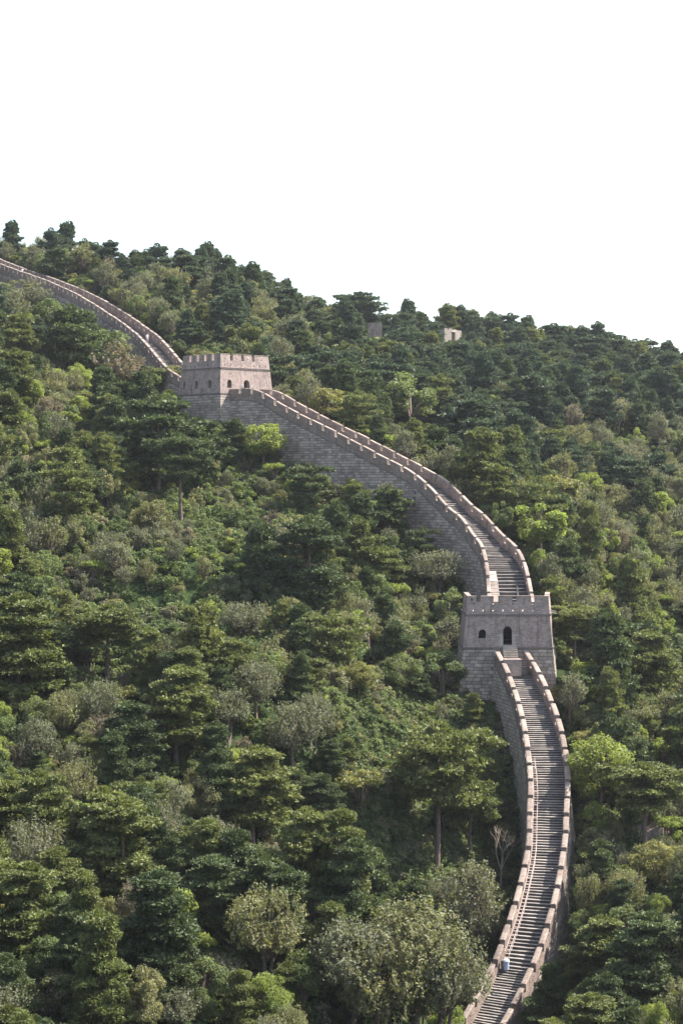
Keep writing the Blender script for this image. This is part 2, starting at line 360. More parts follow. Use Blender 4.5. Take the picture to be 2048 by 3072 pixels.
def tps_fit(P, lam=0.6):
    X = P[:, :2] / 100.; n = len(X); d2 = ((X[:, None] - X[None]) ** 2).sum(-1)
    K = np.where(d2 > 0, 0.5 * d2 * np.log(d2 + 1e-12), 0) + np.eye(n) * lam * 1e-3
    A = np.zeros((n + 3, n + 3)); A[:n, :n] = K; A[:n, n] = 1; A[:n, n+1:] = X; A[n, :n] = 1; A[n+1:, :n] = X.T
    w = np.linalg.solve(A, np.concatenate([P[:, 2], np.zeros(3)])); return X, w
TX, TW = tps_fit(TP)
def tps_eval(q):
    q = q / 100.; out = []
    for i in range(0, len(q), 8000):
        c = q[i:i+8000]; d2 = ((c[:, None] - TX[None]) ** 2).sum(-1)
        out.append(np.where(d2 > 0, 0.5 * d2 * np.log(d2 + 1e-12), 0) @ TW[:-3] + TW[-3] + c @ TW[-2:])
    return np.concatenate(out)
X0, X1, Y0, Y1, GS = -260, 300, -20, 660, 2.0
gx = np.arange(X0, X1 + .1, GS); gy = np.arange(Y0, Y1 + .1, GS)
GX, GY = np.meshgrid(gx, gy); Q = np.stack([GX.ravel(), GY.ravel()], 1)
GZ = tps_eval(Q)
def vnoise(x, y, sc, seed):
    r = np.random.RandomState(seed); T = r.rand(64, 64); x = x / sc + 1000; y = y / sc + 1000
    xi, yi = np.floor(x).astype(int), np.floor(y).astype(int); fx, fy = x - xi, y - yi
    fx = fx*fx*(3-2*fx); fy = fy*fy*(3-2*fy); g = lambda a, b: T[a % 64, b % 64]
    return g(xi, yi)*(1-fx)*(1-fy) + g(xi+1, yi)*fx*(1-fy) + g(xi, yi+1)*(1-fx)*fy + g(xi+1, yi+1)*fx*fy
CORR = []                                  # samples of the walkways: x, y, z, half width
for P in (pathA, pathB, pathC):
    for s in np.arange(0, P.L, 1.0):
        q = P.p(s, 0, P.z(s)); CORR.append((q[0], q[1], q[2], P.hw(s) + .6))
CORR = np.array(CORR)
def corr(q):
    """distance to the wall's middle line and floor height there"""
    best = np.full(len(q), 1e9); zz = np.zeros(len(q)); hh = np.zeros(len(q))
    for i in range(0, len(q), 20000):
        d2 = ((q[i:i+20000, None, :] - CORR[None, :, :2]) ** 2).sum(-1); k = d2.argmin(1)
        best[i:i+20000] = np.sqrt(d2[np.arange(len(k)), k]); zz[i:i+20000] = CORR[k, 2]; hh[i:i+20000] = CORR[k, 3]
    return best, zz, hh
cd, cz, ch = corr(Q)
amp = np.clip((cd - 6) / 14, 0, 1)
GZ += amp * ((vnoise(Q[:, 0], Q[:, 1], 17, 1) - .5) * 3.6 + (vnoise(Q[:, 0], Q[:, 1], 7, 2) - .5) * 1.5)
inside = cd < ch + 0.9
GZ = np.where(inside, np.minimum(GZ, cz - 2.2), GZ)
GZ = np.where((cd < 5.5) & (GZ > cz - .9), cz - .9, GZ)
# keep the hill below both towers' floors
dl = np.hypot(Q[:, 0] - lt0[0], Q[:, 1] - (232 + 4.5)); GZ = np.where(dl < 8.2, np.minimum(GZ, lt0[2] - 3.2), GZ)
uc = UC[:2] + UEX * 5.6 - UN * 5.4; du = np.hypot(Q[:, 0] - uc[0], Q[:, 1] - uc[1]); GZ = np.where(du < 9.0, np.minimum(GZ, UC[2] - 2.6), GZ)
H = GZ.reshape(GX.shape)
def tz(x, y):
    fx = (np.asarray(x, float) - X0) / GS; fy = (np.asarray(y, float) - Y0) / GS
    fx = np.clip(fx, 0, len(gx) - 1.001); fy = np.clip(fy, 0, len(gy) - 1.001)
    i, j = fx.astype(int), fy.astype(int); a, b = fx - i, fy - j
    return H[j, i]*(1-a)*(1-b) + H[j, i+1]*a*(1-b) + H[j+1, i]*(1-a)*b + H[j+1, i+1]*a*b
def ground_at(px, py, near=90.0):
    r = ray(px, py); t = np.arange(near, 560, .5); k = t / r[1]
    x, z = r[0] * k, r[2] * k; g = tz(x, t); hit = np.nonzero(z <= g)[0]
    if not len(hit): return None
    i = hit[0]; return np.array((x[i], t[i], g[i]))
nx, ny = len(gx), len(gy)
idx = np.arange(nx * ny).reshape(ny, nx)
quads = np.stack([idx[:-1, :-1].ravel(), idx[:-1, 1:].ravel(), idx[1:, 1:].ravel(), idx[1:, :-1].ravel()], 1)
me = raw_mesh('hillside', np.column_stack([Q, GZ]), [quads], [M['ground']], smooth=True)
o = bpy.data.objects.new('hillside', me); COL.objects.link(o); o['kind'] = 'structure'

# zones of the picture where the masonry stands clear of trees (px polygons with the masonry's distance)
POLY = [
 (231, [(1380, 1790), (1378, 2075), (1455, 2060), (1482, 2180), (1500, 2300), (1530, 2400), (1555, 2560), (1560, 2660), (1470, 2870), (1370, 3072), (1570, 3072), (1600, 2920), (1690, 2790), (1722, 2650), (1722, 2400), (1700, 2200), (1672, 2060), (1675, 2045), (1650, 1790)]),
 (250, [(1455, 1800), (1425, 1720), (1385, 1650), (1330, 1600), (1290, 1560), (1240, 1470), (1140, 1405), (1020, 1395), (1010, 1430), (870, 1370), (835, 1280), (660, 1270), (548, 1262), (545, 1060), (810, 1058), (822, 1165), (1100, 1300), (1300, 1370), (1400, 1455), (1530, 1590), (1600, 1700), (1625, 1790)]),
 (330, [(545, 1255), (545, 1105), (480, 1105), (440, 1090), (385, 1052), (330, 985), (270, 935), (200, 898), (150, 876), (60, 832), (0, 850), (0, 770), (120, 815), (270, 880), (400, 950), (500, 1050), (545, 1060)]),
 (440, [(1095, 955), (1150, 955), (1150, 992), (1095, 990)]), (440, [(1315, 985), (1400, 985), (1400, 1012), (1315, 1010)])]
def inpoly(x, y, poly):
    c = False; j = len(poly) - 1
    for i in range(len(poly)):
        xi, yi = poly[i]; xj, yj = poly[j]
        if (yi > y) != (yj > y) and x < (xj - xi) * (y - yi) / (yj - yi) + xi: c = not c
        j = i
    return c
def clear_zone(px, py): return any(inpoly(px, py, P) for _, P in POLY)

# ------------------------------------------------------------------ wall builder
def coping(mb, P, s0, s1, u0, u1, zb, w=.07, t=.10, ridge=.16, n=2):
    """capping of a merlon: slab with a ridged top that follows the slope"""
    for k in range(n):
        a, b = s0 + (s1 - s0) * k / n, s0 + (s1 - s0) * (k + 1) / n
        um = (u0 + u1) / 2
        R = []
        for s in (a, b):
            z = P.z(s) + zb
            R.append([P.p(s, u0 - w, z), P.p(s, u1 + w, z), P.p(s, u1 + w, z + t), P.p(s, um + .12, z + t + ridge * .8), P.p(s, um, z + t + ridge), P.p(s, um - .12, z + t + ridge * .8), P.p(s, u0 - w, z + t)])
        v = len(mb.v); mb.v.extend(R[0] + R[1])
        for i in range(7): j = (i + 1) % 7; mb.q.append((v + i, v + j, v + 7 + j, v + 7 + i)); mb.m.append(0)
        for o_ in (0, 7):
            if (o_ == 0 and k == 0) or (o_ == 7 and k == n - 1):
                mb.q.append((v + o_, v + o_ + 1, v + o_ + 2, v + o_ + 6)); mb.q.append((v + o_ + 6, v + o_ + 2, v + o_ + 3, v + o_ + 5)); mb.m += [0, 0]
                mb.q.append((v + o_ + 3, v + o_ + 4, v + o_ + 5, v + o_ + 5)) if False else None

def prism(mb, P, s0, s1, u0, u1, zlo, zhi, n=1):
    """box that follows the path; zlo / zhi are functions of s giving absolute heights"""
    for k in range(n):
        a, b = s0 + (s1 - s0) * k / n, s0 + (s1 - s0) * (k + 1) / n
        f = [0, 1, 2, 4] if n > 1 else range(6)
        ff = list(f)
        if n > 1 and k == 0: ff.append(5)
        if n > 1 and k == n - 1: ff.append(3)
        mb.hexa([P.p(a, u0(a), zlo(a)), P.p(a, u1(a), zlo(a)), P.p(b, u1(b), zlo(b)), P.p(b, u0(b), zlo(b)),
                 P.p(a, u0(a), zhi(a)), P.p(a, u1(a), zhi(a)), P.p(b, u1(b), zhi(b)), P.p(b, u0(b), zhi(b))],
                [0, 1, 3, 5] + ([2] if k == 0 else []) + ([4] if k == n - 1 else []) if n > 1 else range(6))

BAT = .11
def build_wall(P, root, rng, pitch=2.35, gap=.62, low=.88, mer=.76, th=.45, dl=6.5, dr=4.5, tread=.42,
               stone_sides=(-1,), stone_mats=('ashlar', 'ashlar'), s_first=0.0, s_last=None, tread_at=None, deep=1.0, skip_steps=()):
    s_last = s_last or P.L
    ho = lambda s: P.hw(s) + th                   # outer half width at walkway level
    # rubble and mortar core, battered on both sides
    mb = MB(); n = int((s_last - s_first) / 1.5)
    ss = np.linspace(s_first, s_last, n + 1)
    for a, b in zip(ss[:-1], ss[1:]):
        for (s0, s1) in ((a, b),):
            ring = []
            for s in (s0, s1):
                z = P.z(s); zb = z - max(dl, dr) - 2.0; H_ = z - .22 - zb
                ring.append([P.p(s, -(ho(s) + BAT * H_), zb), P.p(s, ho(s) + BAT * H_, zb), P.p(s, ho(s) + .02, z - .22), P.p(s, -(ho(s) + .02), z - .22)])
            v = len(mb.v); mb.v.extend(ring[0] + ring[1])
            for i in range(4): j = (i + 1) % 4; mb.q.append((v + i, v + j, v + 4 + j, v + 4 + i)); mb.m.append(0)
            if s0 == ss[0]: mb.q.append((v, v + 1, v + 2, v + 3)); mb.m.append(0)
            if s1 == ss[-1]: mb.q.append((v + 4, v + 5, v + 6, v + 7)); mb.m.append(0)
    mb.build('core', M['mortar'], root)
    # facing stones in level courses
    for side in stone_sides:
        drop = dl if side < 0 else dr; allst = []
        zmin = min(P.z(s) for s in ss) - drop - 1; zmax = max(P.z(s) for s in ss)
        z = zmin; row = 0
        while z < zmax:
            chh = rng.uniform(.34, .46); s = s_first - rng.uniform(0, .7)
            while s < s_last:
                ln = rng.uniform(.55, 1.15); s0, s1 = max(s, s_first), min(s + ln, s_last); s += ln
                if s1 - s0 < .15: continue
                t0, t1 = P.z(s0) - .2, P.z(s1) - .2
                if max(t0, t1) < z + .08 or min(t0, t1) - z > drop + 2.4: continue
                g = .03; z0 = z + g; z1 = z + chh - g
                a1, b1 = min(z1, t0), min(z1, t1); a1 = max(a1, z0 + .01); b1 = max(b1, z0 + .01)
                if max(a1, b1) - z0 < .07: continue
                proud = rng.uniform(.025, .075)
                def op(sv, zv, off):
                    return P.p(sv, side * (ho(sv) + BAT * (P.z(sv) - .22 - zv) + off), zv)
                sa, sb = s0 + g, s1 - g
                c = op((sa + sb) / 2, (z0 + z1) / 2, 0)
                if z1 < tz(c[0] + 0, c[1]) - 1.2: continue
                jj = lambda: rng.uniform(-.012, .012)
                pts = [op(sa, z0, -.12), op(sb, z0, -.12), op(sb, z0 + jj(), proud), op(sa, z0 + jj(), proud),
                       op(sa, a1, -.12), op(sb, b1, -.12), op(sb, b1, proud), op(sa, a1, proud)]
                px, py = proj(c); vis = 2.0 if clear_zone(px, py) else 0.2
                w1 = proj(op(sa, z0, 0))[0] - proj(op(sb, z0, 0))[0]
                allst.append((vis * (abs(w1) + 3) * (z1 - z0), pts))
            z += chh; row += 1
        allst.sort(key=lambda t: -t[0])
        mt = M[stone_mats[0 if side < 0 else 1]]
        cap = 300 if len(stone_sides) == 1 else (200 if side < 0 else 95)
        for sc_, pts in allst[:cap]:
            b = MB(); b.hexa(pts); b.build('stone', mt, root, uv=False)
        yield_rest.setdefault(root.name, []).extend([(mt, p) for _, p in allst[cap:]])
    # string course
    for side in (-1, 1):
        mb = MB()
        prism(mb, P, s_first, s_last, lambda s: side * (ho(s) - .3), lambda s: side * (ho(s) + .10), lambda s: P.z(s) - .20, lambda s: P.z(s) - .04, n=n)
        mb.build('string_course', M['course'], root)
    # parapets: low wall with a water hole in each bay, merlons with capping
    for side in (-1, 1):
        inn = lambda s: side * P.hw(s); out = lambda s: side * ho(s)
        mb = MB(); nb = int((s_last - s_first) / pitch); pt = (s_last - s_first) / nb
        for i in range(nb):
            a = s_first + i * pt; b = a + pt; hsz = .17; hc = a + pt * .5 + rng.uniform(-.1, .1); hz = .28
            lowz = lambda s: P.z(s) - .06; topz = lambda s: P.z(s) + low
            prism(mb, P, a, hc - hsz / 2, inn, out, lowz, topz); prism(mb, P, hc + hsz / 2, b, inn, out, lowz, topz)
            prism(mb, P, hc - hsz / 2, hc + hsz / 2, inn, out, lowz, lambda s: P.z(s) + hz)
            prism(mb, P, hc - hsz / 2, hc + hsz / 2, inn, out, lambda s: P.z(s) + hz + hsz, topz)
            # merlon
            m0 = a + gap / 2 + rng.uniform(-.06, .06); m1 = b - gap / 2 + rng.uniform(-.06, .06); mh = mer + rng.uniform(-.05, .05); wob = rng.uniform(-.025, .025)
            ui = lambda s: inn(s) + wob; uo = lambda s: out(s) + wob
            mm = MB(); hc2 = (m0 + m1) / 2; h2 = .09; z0 = lambda s: P.z(s) + low; z1 = lambda s: P.z(s) + low + mh
            za = lambda s: P.z(s) + low + .16; zb_ = lambda s: P.z(s) + low + .38
            prism(mm, P, m0, hc2 - h2, ui, uo, z0, z1); prism(mm, P, hc2 + h2, m1, ui, uo, z0, z1)
            prism(mm, P, hc2 - h2, hc2 + h2, ui, uo, z0, za); prism(mm, P, hc2 - h2, hc2 + h2, ui, uo, zb_, z1)
            mo = mm.build('merlon', M['parapet'], root)
            cm = MB(); u0_, u1_ = sorted((side * P.hw(hc2) + wob, side * ho(hc2) + wob))
            # capping follows each end's own width
            for k in range(2):
                sA, sB = m0 - .04 + (m1 - m0 + .08) * k / 2, m0 - .04 + (m1 - m0 + .08) * (k + 1) / 2
                R = []
                for s in (sA, sB):
                    e0, e1 = sorted((ui(s), uo(s))); um = (e0 + e1) / 2; zt = P.z(s) + low + mh
                    R.append([P.p(s, e0 - .035, zt), P.p(s, e1 + .035, zt), P.p(s, e1 + .035, zt + .07), P.p(s, um + .17, zt + .13), P.p(s, um - .17, zt + .13), P.p(s, e0 - .035, zt + .07)])
                v = len(cm.v); cm.v.extend(R[0] + R[1])
                for q in range(6): r_ = (q + 1) % 6; cm.q.append((v + q, v + r_, v + 6 + r_, v + 6 + q)); cm.m.append(0)
                o_ = 0 if k == 0 else 6
                cm.q.append((v + o_, v + o_ + 1, v + o_ + 2, v + o_ + 5)); cm.q.append((v + o_ + 5, v + o_ + 2, v + o_ + 3, v + o_ + 4)); cm.m += [0, 0]
            cm.build('coping', M['coping'], mo)
            # thin capping on the open notch between merlons
        for i in range(nb + 1):
            c_ = s_first + i * pt; g0, g1 = max(s_first, c_ - gap / 2 + .08), min(s_last, c_ + gap / 2 - .08)
            if g1 - g0 < .1: continue
            prism(mb, P, g0, g1, lambda s: inn(s) - side * .03, lambda s: out(s) + side * .03, lambda s: P.z(s) + low + .003, lambda s: P.z(s) + low + .07)
        mb.build('parapet', M['parapet'], root)
    # steps
    s = s_first; k = 0
    while s < s_last - .1:
        tr = tread_at(s) if tread_at else tread
        tr *= rng.uniform(.93, 1.07); e = min(s + tr, s_last)
        zt = P.z(e) + rng.uniform(-.015, .015); zb = P.z(s) - .35
        b = MB(); w0 = P.hw(s) - .004; w1 = P.hw(e) - .004; j = rng.uniform(-.02, .02)
        nseg = 4
        us = np.linspace(-1, 1, nseg + 1); wz = [rng.uniform(-.022, .022) for _ in us]; wf = [rng.uniform(-.03, .03) for _ in us]
        v = len(b.v)
        for i, u in enumerate(us):
            b.v += [P.p(s + j, u * w0, zb), P.p(s + j + wf[i], u * w0, zt + wz[i] - .035), P.p(s + j + wf[i] + .03, u * w0, zt + wz[i]), P.p(e + .1, u * w1, zt + wz[i] * .4), P.p(e + .1, u * w1, zb)]
        for i in range(nseg):
            for q in range(5):
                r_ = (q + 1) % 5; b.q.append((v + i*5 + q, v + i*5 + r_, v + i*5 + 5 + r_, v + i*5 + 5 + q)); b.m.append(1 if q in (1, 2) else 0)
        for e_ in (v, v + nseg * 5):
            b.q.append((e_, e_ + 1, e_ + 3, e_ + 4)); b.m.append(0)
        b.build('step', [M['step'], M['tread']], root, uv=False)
        s = e; k += 1
yield_rest = {}
def finish_rest(root):
    L_ = yield_rest.get(root.name)
    if not L_: return
    b = MB(); mats = []
    for mt, p in L_:
        if mt not in mats: mats.append(mt)
        k = len(b.m); b.hexa(p)
        for i in range(k, len(b.m)): b.m[i] = mats.index(mt)
    b.build('stones', mats, root, kind='stuff', uv=False)

# ------------------------------------------------------------------ tower builder
def build_tower(root, frame, Wd, Dp, rng, faces, base_h, BT=.088, zs=4.1, zc=5.75, zt=6.42, shear=0.0, open_back=False, gaps=None, stone_faces=('front',), stone_mats={}, trims=(), caps=300):
    """frame(x, y, z) -> world; x along the front (0..Wd), y depth (0..Dp), z above the lower string course"""
    cx, cy = Wd / 2, Dp / 2
    def T(x, y, z, grow=0.0):
        k = BT * z - grow
        xx = x + (k if x < cx else -k) * min(1, abs(x - cx) / cx); yy = y + (k if y < cy else -k) * min(1, abs(y - cy) / cy)
        xx += shear * (yy / Dp) * max(0, xx / Wd)
        return frame(xx, yy, z)
    def face_fn(name):
        if name == 'front': return (lambda u, t, z: T(u, t, z)), Wd
        if name == 'back': return (lambda u, t, z: T(Wd - u, Dp - t, z)), Wd
        if name == 'left': return (lambda u, t, z: T(t, Dp - u, z)), Dp
        return (lambda u, t, z: T(Wd - t, u, z)), Dp
    def panel(mb, fn, L_, z0, z1, th, openings, a=0.0, b=None):
        b = L_ if b is None else b; x = a
        def blk(u0, u1, za, zb):
            if u1 - u0 < 1e-4: return
            mb.hexa([fn(u0, 0, za), fn(u1, 0, za), fn(u1, th, za), fn(u0, th, za), fn(u0, 0, zb), fn(u1, 0, zb), fn(u1, th, zb), fn(u0, th, zb)])
        for (o0, o1, oz0, oz1, arch) in sorted(openings):
            blk(x, o0, z0, z1)
            if oz0 > z0: blk(o0, o1, z0, oz0)
            if arch:
                r = (o1 - o0) / 2; c = (o0 + o1) / 2; zc_ = oz1 - r; n = 8
                pts = [(c - r * math.cos(math.pi * i / n), zc_ + r * math.sin(math.pi * i / n)) for i in range(n + 1)]
                for (ua, za), (ub, zb) in zip(pts[:-1], pts[1:]):
                    mb.hexa([fn(ua, 0, za), fn(ub, 0, zb), fn(ub, th, zb), fn(ua, th, za), fn(ua, 0, z1), fn(ub, 0, z1), fn(ub, th, z1), fn(ua, th, z1)])
            else: blk(o0, o1, oz1, z1)
            x = o1
        blk(x, b, z0, z1)
    # body
    mb = MB(); thk = .95
    for nm in ('front', 'back', 'left', 'right'):
        fn, L_ = face_fn(nm)
        if nm in ('front', 'back'): panel(mb, fn, L_, .14, zs - .12, thk, faces.get(nm, []))
        else: panel(mb, fn, L_, .14, zs - .12, thk, faces.get(nm, []), a=thk, b=L_ - thk)
    mb.build('wall', M['brick'], root)
    mb = MB(); mb.box(.5, Wd - .5, .5, Dp - .5, -.1, .28, T); mb.build('floor_slab', M['mortar'], root)
    mb = MB(); mb.box(.45, Wd - .45, .45, Dp - .45, zs - .35, zs + .12, T); mb.build('roof_terrace', M['brick'], root)
    # base core and stones
    mb = MB(); mb.box(0, Wd, 0, Dp, -base_h, -.12, T); mb.build('base_core', M['mortar'], root)
    allst = []
    for nm in stone_faces:
        fn, L_ = face_fn(nm); mt = M[stone_mats.get(nm, 'ashlar')]; z = -.14
        while z > -base_h:
            chh = rng.uniform(.36, .48); u = -rng.uniform(0, .6) + BT * 0
            ext = BT * (-z)
            while u < L_:
                ln = rng.uniform(.6, 1.25); u0, u1 = max(u, 0), min(u + ln, L_); u += ln
                if u1 - u0 < .2: continue
                if u0 == 0: pass
                g = .03; pr = -rng.uniform(.03, .08)
                za, zb = z - chh + g, z - g
                def q(uu, t, zz):
                    return fn(uu, t, zz)
                ua, ub = u0 + g, u1 - g
                # stones at the corners run out to the spreading corner
                pts = [q(ua, .12, za), q(ub, .12, za), q(ub, pr, za), q(ua, pr, za), q(ua, .12, zb), q(ub, .12, zb), q(ub, pr, zb), q(ua, pr, zb)]
                px, py = proj(pts[2]); allst.append(((2.0 if clear_zone(px, py) else .3) * (u1 - u0) * (1 if nm in ('front', 'left') else .5), mt, pts))
            z -= chh
    allst.sort(key=lambda t: -t[0])
    for _, mt, p in allst[:caps]: b = MB(); b.hexa(p); b.build('stone', mt, root, uv=False)
    if allst[caps:]: yield_rest[root.name] = [(mt, p) for _, mt, p in allst[caps:]]
    # string courses: a slab with a row of corner-set bricks under it
    for (za, zb, nm_) in ((-.12, .14, 'lower_string_course'), (zs - .12, zs + .14, 'upper_string_course')):
        mb = MB()
        for nm in ('front', 'back', 'left', 'right'):
            fn, L_ = face_fn(nm); e = .14
            a, b = (0, L_) if nm in ('front', 'back') else (e + .3, L_ - e - .3)
            mb.hexa([fn(a - e if a == 0 else a, -e, zb - .09), fn(b + (e if a == 0 else 0), -e, zb - .09), fn(b + (e if a == 0 else 0), .3, zb - .09), fn(a - (e if a == 0 else 0), .3, zb - .09),
                     fn(a - e if a == 0 else a, -e, zb), fn(b + (e if a == 0 else 0), -e, zb), fn(b + (e if a == 0 else 0), .3, zb), fn(a - (e if a == 0 else 0), .3, zb)])
            mb.hexa([fn(a, -.03, za), fn(b, -.03, za), fn(b, .3, za), fn(a, .3, za), fn(a, -.03, zb - .093), fn(b, -.03, zb - .093), fn(b, .3, zb - .093), fn(a, .3, zb - .093)])
        mb.build(nm_, M['course'], root)
        mb = MB()
        for nm in ('front', 'left', 'right'):
            fn, L_ = face_fn(nm); u = .12
            while u < L_ - .3:
                mb.hexa([fn(u, -.11, za + .02), fn(u + .11, -.11, za + .02), fn(u + .11, -.032, za + .02), fn(u, -.032, za + .02), fn(u, -.11, zb - .095), fn(u + .11, -.11, zb - .095), fn(u + .11, -.032, zb - .095), fn(u, -.032, zb - .095)]); u += .27
        mb.build('dentils', M['coping'], root, kind='stuff')
    # battlements
    low0, low1 = zs + .14, zc
    for nm in ('front', 'back', 'left', 'right'):
        if nm == 'back' and open_back: continue
        fn, L_ = face_fn(nm); th = .5; gp = gaps[nm]; mb = MB()
        a, b = (0, L_) if nm in ('front', 'back') else (th, L_ - th)
        n = int(L_ / 1.25); hs = [a + (b - a) * (i + .7) / (n + .4) for i in range(n)]
        panel(mb, fn, L_, low0, low1 - .45, th, [(u - .09, u + .09, low0 + .32, low0 + .52 + (.1 if i % 2 else 0), False) for i, u in enumerate(hs)], a, b)
        up = [(u - .09, u + .09, low1 - .36, low1 - .16, False) for i, u in enumerate(hs) if i % 2 == 0] if nm in ('front',) and shear else []
        panel(mb, fn, L_, low1 - .45, low1, th, up, a, b)
        mb.build('battlement_wall', M['brick'], root)
        edges = [a] + [x for g in gp for x in g] + [b]
        for i in range(0, len(edges), 2):
            u0, u1 = edges[i], edges[i + 1]; mm = MB(); c = (u0 + u1) / 2; hh = rng.uniform(-.04, .04)
            if u1 - u0 > .8: panel(mm, fn, L_, low1, zt + hh, th, [(c - .08, c + .08, low1 + .2, low1 + .42, False)], u0, u1)
            else: panel(mm, fn, L_, low1, zt + hh, th, [], u0, u1)
            mo = mm.build('merlon', M['brick'], root)
            cc = MB(); cc.hexa([fn(u0 - .03, -.05, zt + hh), fn(u1 + .03, -.05, zt + hh), fn(u1 + .03, th + .05, zt + hh), fn(u0 - .03, th + .05, zt + hh),
                                fn(u0 - .03, -.05, zt + hh + .08), fn(u1 + .03, -.05, zt + hh + .08), fn(u1 + .03, th + .05, zt + hh + .08), fn(u0 - .03, th + .05, zt + hh + .08)])
            cc.build('coping', M['coping'], mo)
    return T, face_fn

def even_gaps(L_, n, g):
    pt = L_ / n; return [(pt * i - g / 2, pt * i + g / 2) for i in range(1, n)]

rng = random.Random(3)
# --- lower tower (front faces the camera)
K = .01196
def u4(x): return (x - 310) * K
LT = empty('watchtower', tuple(lt0), 'near grey brick watchtower with arched door at the head of the long stairway', 'tower', 'watchtowers on the wall')
lframe = lambda x, y, z: (lt0[0] - 5.56 + x, lt0[1] + y, lt0[2] + z)
g_front = [(u4(415), u4(462)), (u4(610), u4(665)), (u4(825), u4(870)), (u4(1040), u4(1075))]
g_front = [(a * 1.0, b * 1.0) for a, b in g_front]
Tl, ffl = build_tower(LT, lframe, 11.12, 9.0, rng,
    {'front': [(u4(462), u4(540), 1.2, 2.33, True), (u4(725), u4(817), .42, 2.72, True)],
     'left': [(2.0, 2.8, 1.2, 2.3, True), (5.6, 6.4, 1.2, 2.3, True)], 'right': [(2.0, 2.8, 1.2, 2.3, True), (5.6, 6.4, 1.2, 2.3, True)], 'back': [(5.0, 6.0, .42, 2.6, True)]},
    base_h=10.5, shear=1.25, open_back=True, gaps={'front': g_front, 'back': even_gaps(11.12, 5, .6), 'left': even_gaps(9, 4, .55), 'right': even_gaps(9, 4, .55)},
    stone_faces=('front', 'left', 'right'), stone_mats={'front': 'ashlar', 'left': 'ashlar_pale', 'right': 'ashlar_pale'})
fn, _ = ffl('front')
for (a, b, z0, z1) in ((u4(690), u4(724), .14, 1.5), (u4(818), u4(855), .14, 1.5), (u4(655), u4(722), 1.5, 1.78), (u4(820), u4(885), 1.5, 1.78)):
    m_ = MB(); m_.hexa([fn(a, -.05, z0), fn(b, -.05, z0), fn(b, .1, z0), fn(a, .1, z0), fn(a, -.05, z1), fn(b, -.05, z1), fn(b, .1, z1), fn(a, .1, z1)]); m_.build('door_surround', M['stone_trim'], LT)
m_ = MB(); m_.hexa([fn(u4(450), -.08, 1.1), fn(u4(552), -.08, 1.1), fn(u4(552), .3, 1.1), fn(u4(450), .3, 1.1), fn(u4(450), -.08, 1.19), fn(u4(552), -.08, 1.19), fn(u4(552), .3, 1.19), fn(u4(450), .3, 1.19)]); m_.build('window_sill', M['stone_trim'], LT)
fr, _ = ffl('right')
for u_, z_ in ((2.2, 4.45), (2.9, 4.15)):
    m_ = MB(); m_.hexa([fr(u_, -.75, z_ - .08), fr(u_ + .22, -.75, z_ - .08), fr(u_ + .22, .2, z_), fr(u_, .2, z_), fr(u_, -.75, z_ + .02), fr(u_ + .22, -.75, z_ + .02), fr(u_ + .22, .2, z_ + .14), fr(u_, .2, z_ + .14)]); m_.build('water_spout', M['stone_trim'], LT)
finish_rest(LT)

# --- upper tower (seen on its corner)
UT = empty('watchtower', tuple(UC), 'far watchtower seen on its corner high on the hill, one side sunlit', 'tower', 'watchtowers on the wall')
uframe = lambda x, y, z: (UC[0] + UEX[0] * x - UN[0] * y, UC[1] + UEX[1] * x - UN[1] * y, UC[2] + z)
gs = lambda a, b: ((a - 630) / 58. , (b - 630) / 58.)
Tu, ffu = build_tower(UT, uframe, 11.2, 10.8, rng,
    {'front': [(1.52, 2.45, 1.0, 2.35, True), (5.05, 6.3, .3, 2.4, True)],
     'left': [(.7, 1.4, 1.0, 2.3, True), (4.1, 4.85, 1.0, 2.3, True), (7.6, 8.45, 1.0, 2.3, True)],
     'right': [(2.5, 3.3, 1.0, 2.3, True), (7.0, 7.8, 1.0, 2.3, True)], 'back': [(5.1, 6.1, .3, 2.4, True)]},
    base_h=10.5, zs=4.15, zc=5.45, zt=6.45, gaps={'front': [gs(755, 797), gs(905, 943), gs(1050, 1088)], 'back': even_gaps(11.2, 5, .6), 'left': even_gaps(10.8, 5, .62), 'right': even_gaps(10.8, 5, .62)},
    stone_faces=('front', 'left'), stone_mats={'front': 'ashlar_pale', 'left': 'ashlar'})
fn, _ = ffu('front')
for (a, b, z0, z1) in ((4.3, 5.03, 1.25, 1.75), (6.33, 7.05, 1.15, 1.65), (4.9, 5.03, .3, 1.22), (6.33, 6.5, .3, 1.12)):
    m_ = MB(); m_.hexa([fn(a, -.05, z0), fn(b, -.05, z0), fn(b, .1, z0), fn(a, .1, z0), fn(a, -.05, z1), fn(b, -.05, z1), fn(b, .1, z1), fn(a, .1, z1)]); m_.build('door_surround', M['stone_trim'], UT)
finish_rest(UT)

# --- wall sections
wa = empty('wall_section', pathA.p(pathA.L, 0, pathA.z(pathA.L)), 'steep stairway stretch of stone wall below the near watchtower', 'wall', 'stretches of the old wall')
def prune(*a, **k):
    build_wall(*a, **k)
def tread_A(s):
    py = proj(pathA.p(s, 0, pathA.z(s)))[1]
    return .31 if py > 2915 else .46 if py > 2700 else .37 if py > 2250 else .33
build_wall(pathA, wa, rng, pitch=2.35, dl=9.4, dr=6.0, stone_sides=(-1, 1), stone_mats=('ashlar_pale', 'ashlar_pale'), th=.54, tread_at=tread_A)
finish_rest(wa)
wb = empty('wall_section', pathB.p(0, 0, pathB.z(0)), 'curving stretch of stone wall between the two watchtowers, tall face to the left', 'wall', 'stretches of the old wall')
build_wall(pathB, wb, rng, pitch=2.75, gap=.56, dl=8.6, dr=4.0, stone_sides=(-1,), tread_at=lambda s: .62 if s < 12 else .40)
finish_rest(wb)
wc = empty('wall_section', pathC.p(0, 0, pathC.z(0)), 'distant stretch of wall climbing to the left edge behind the far watchtower', 'wall', 'stretches of the old wall')
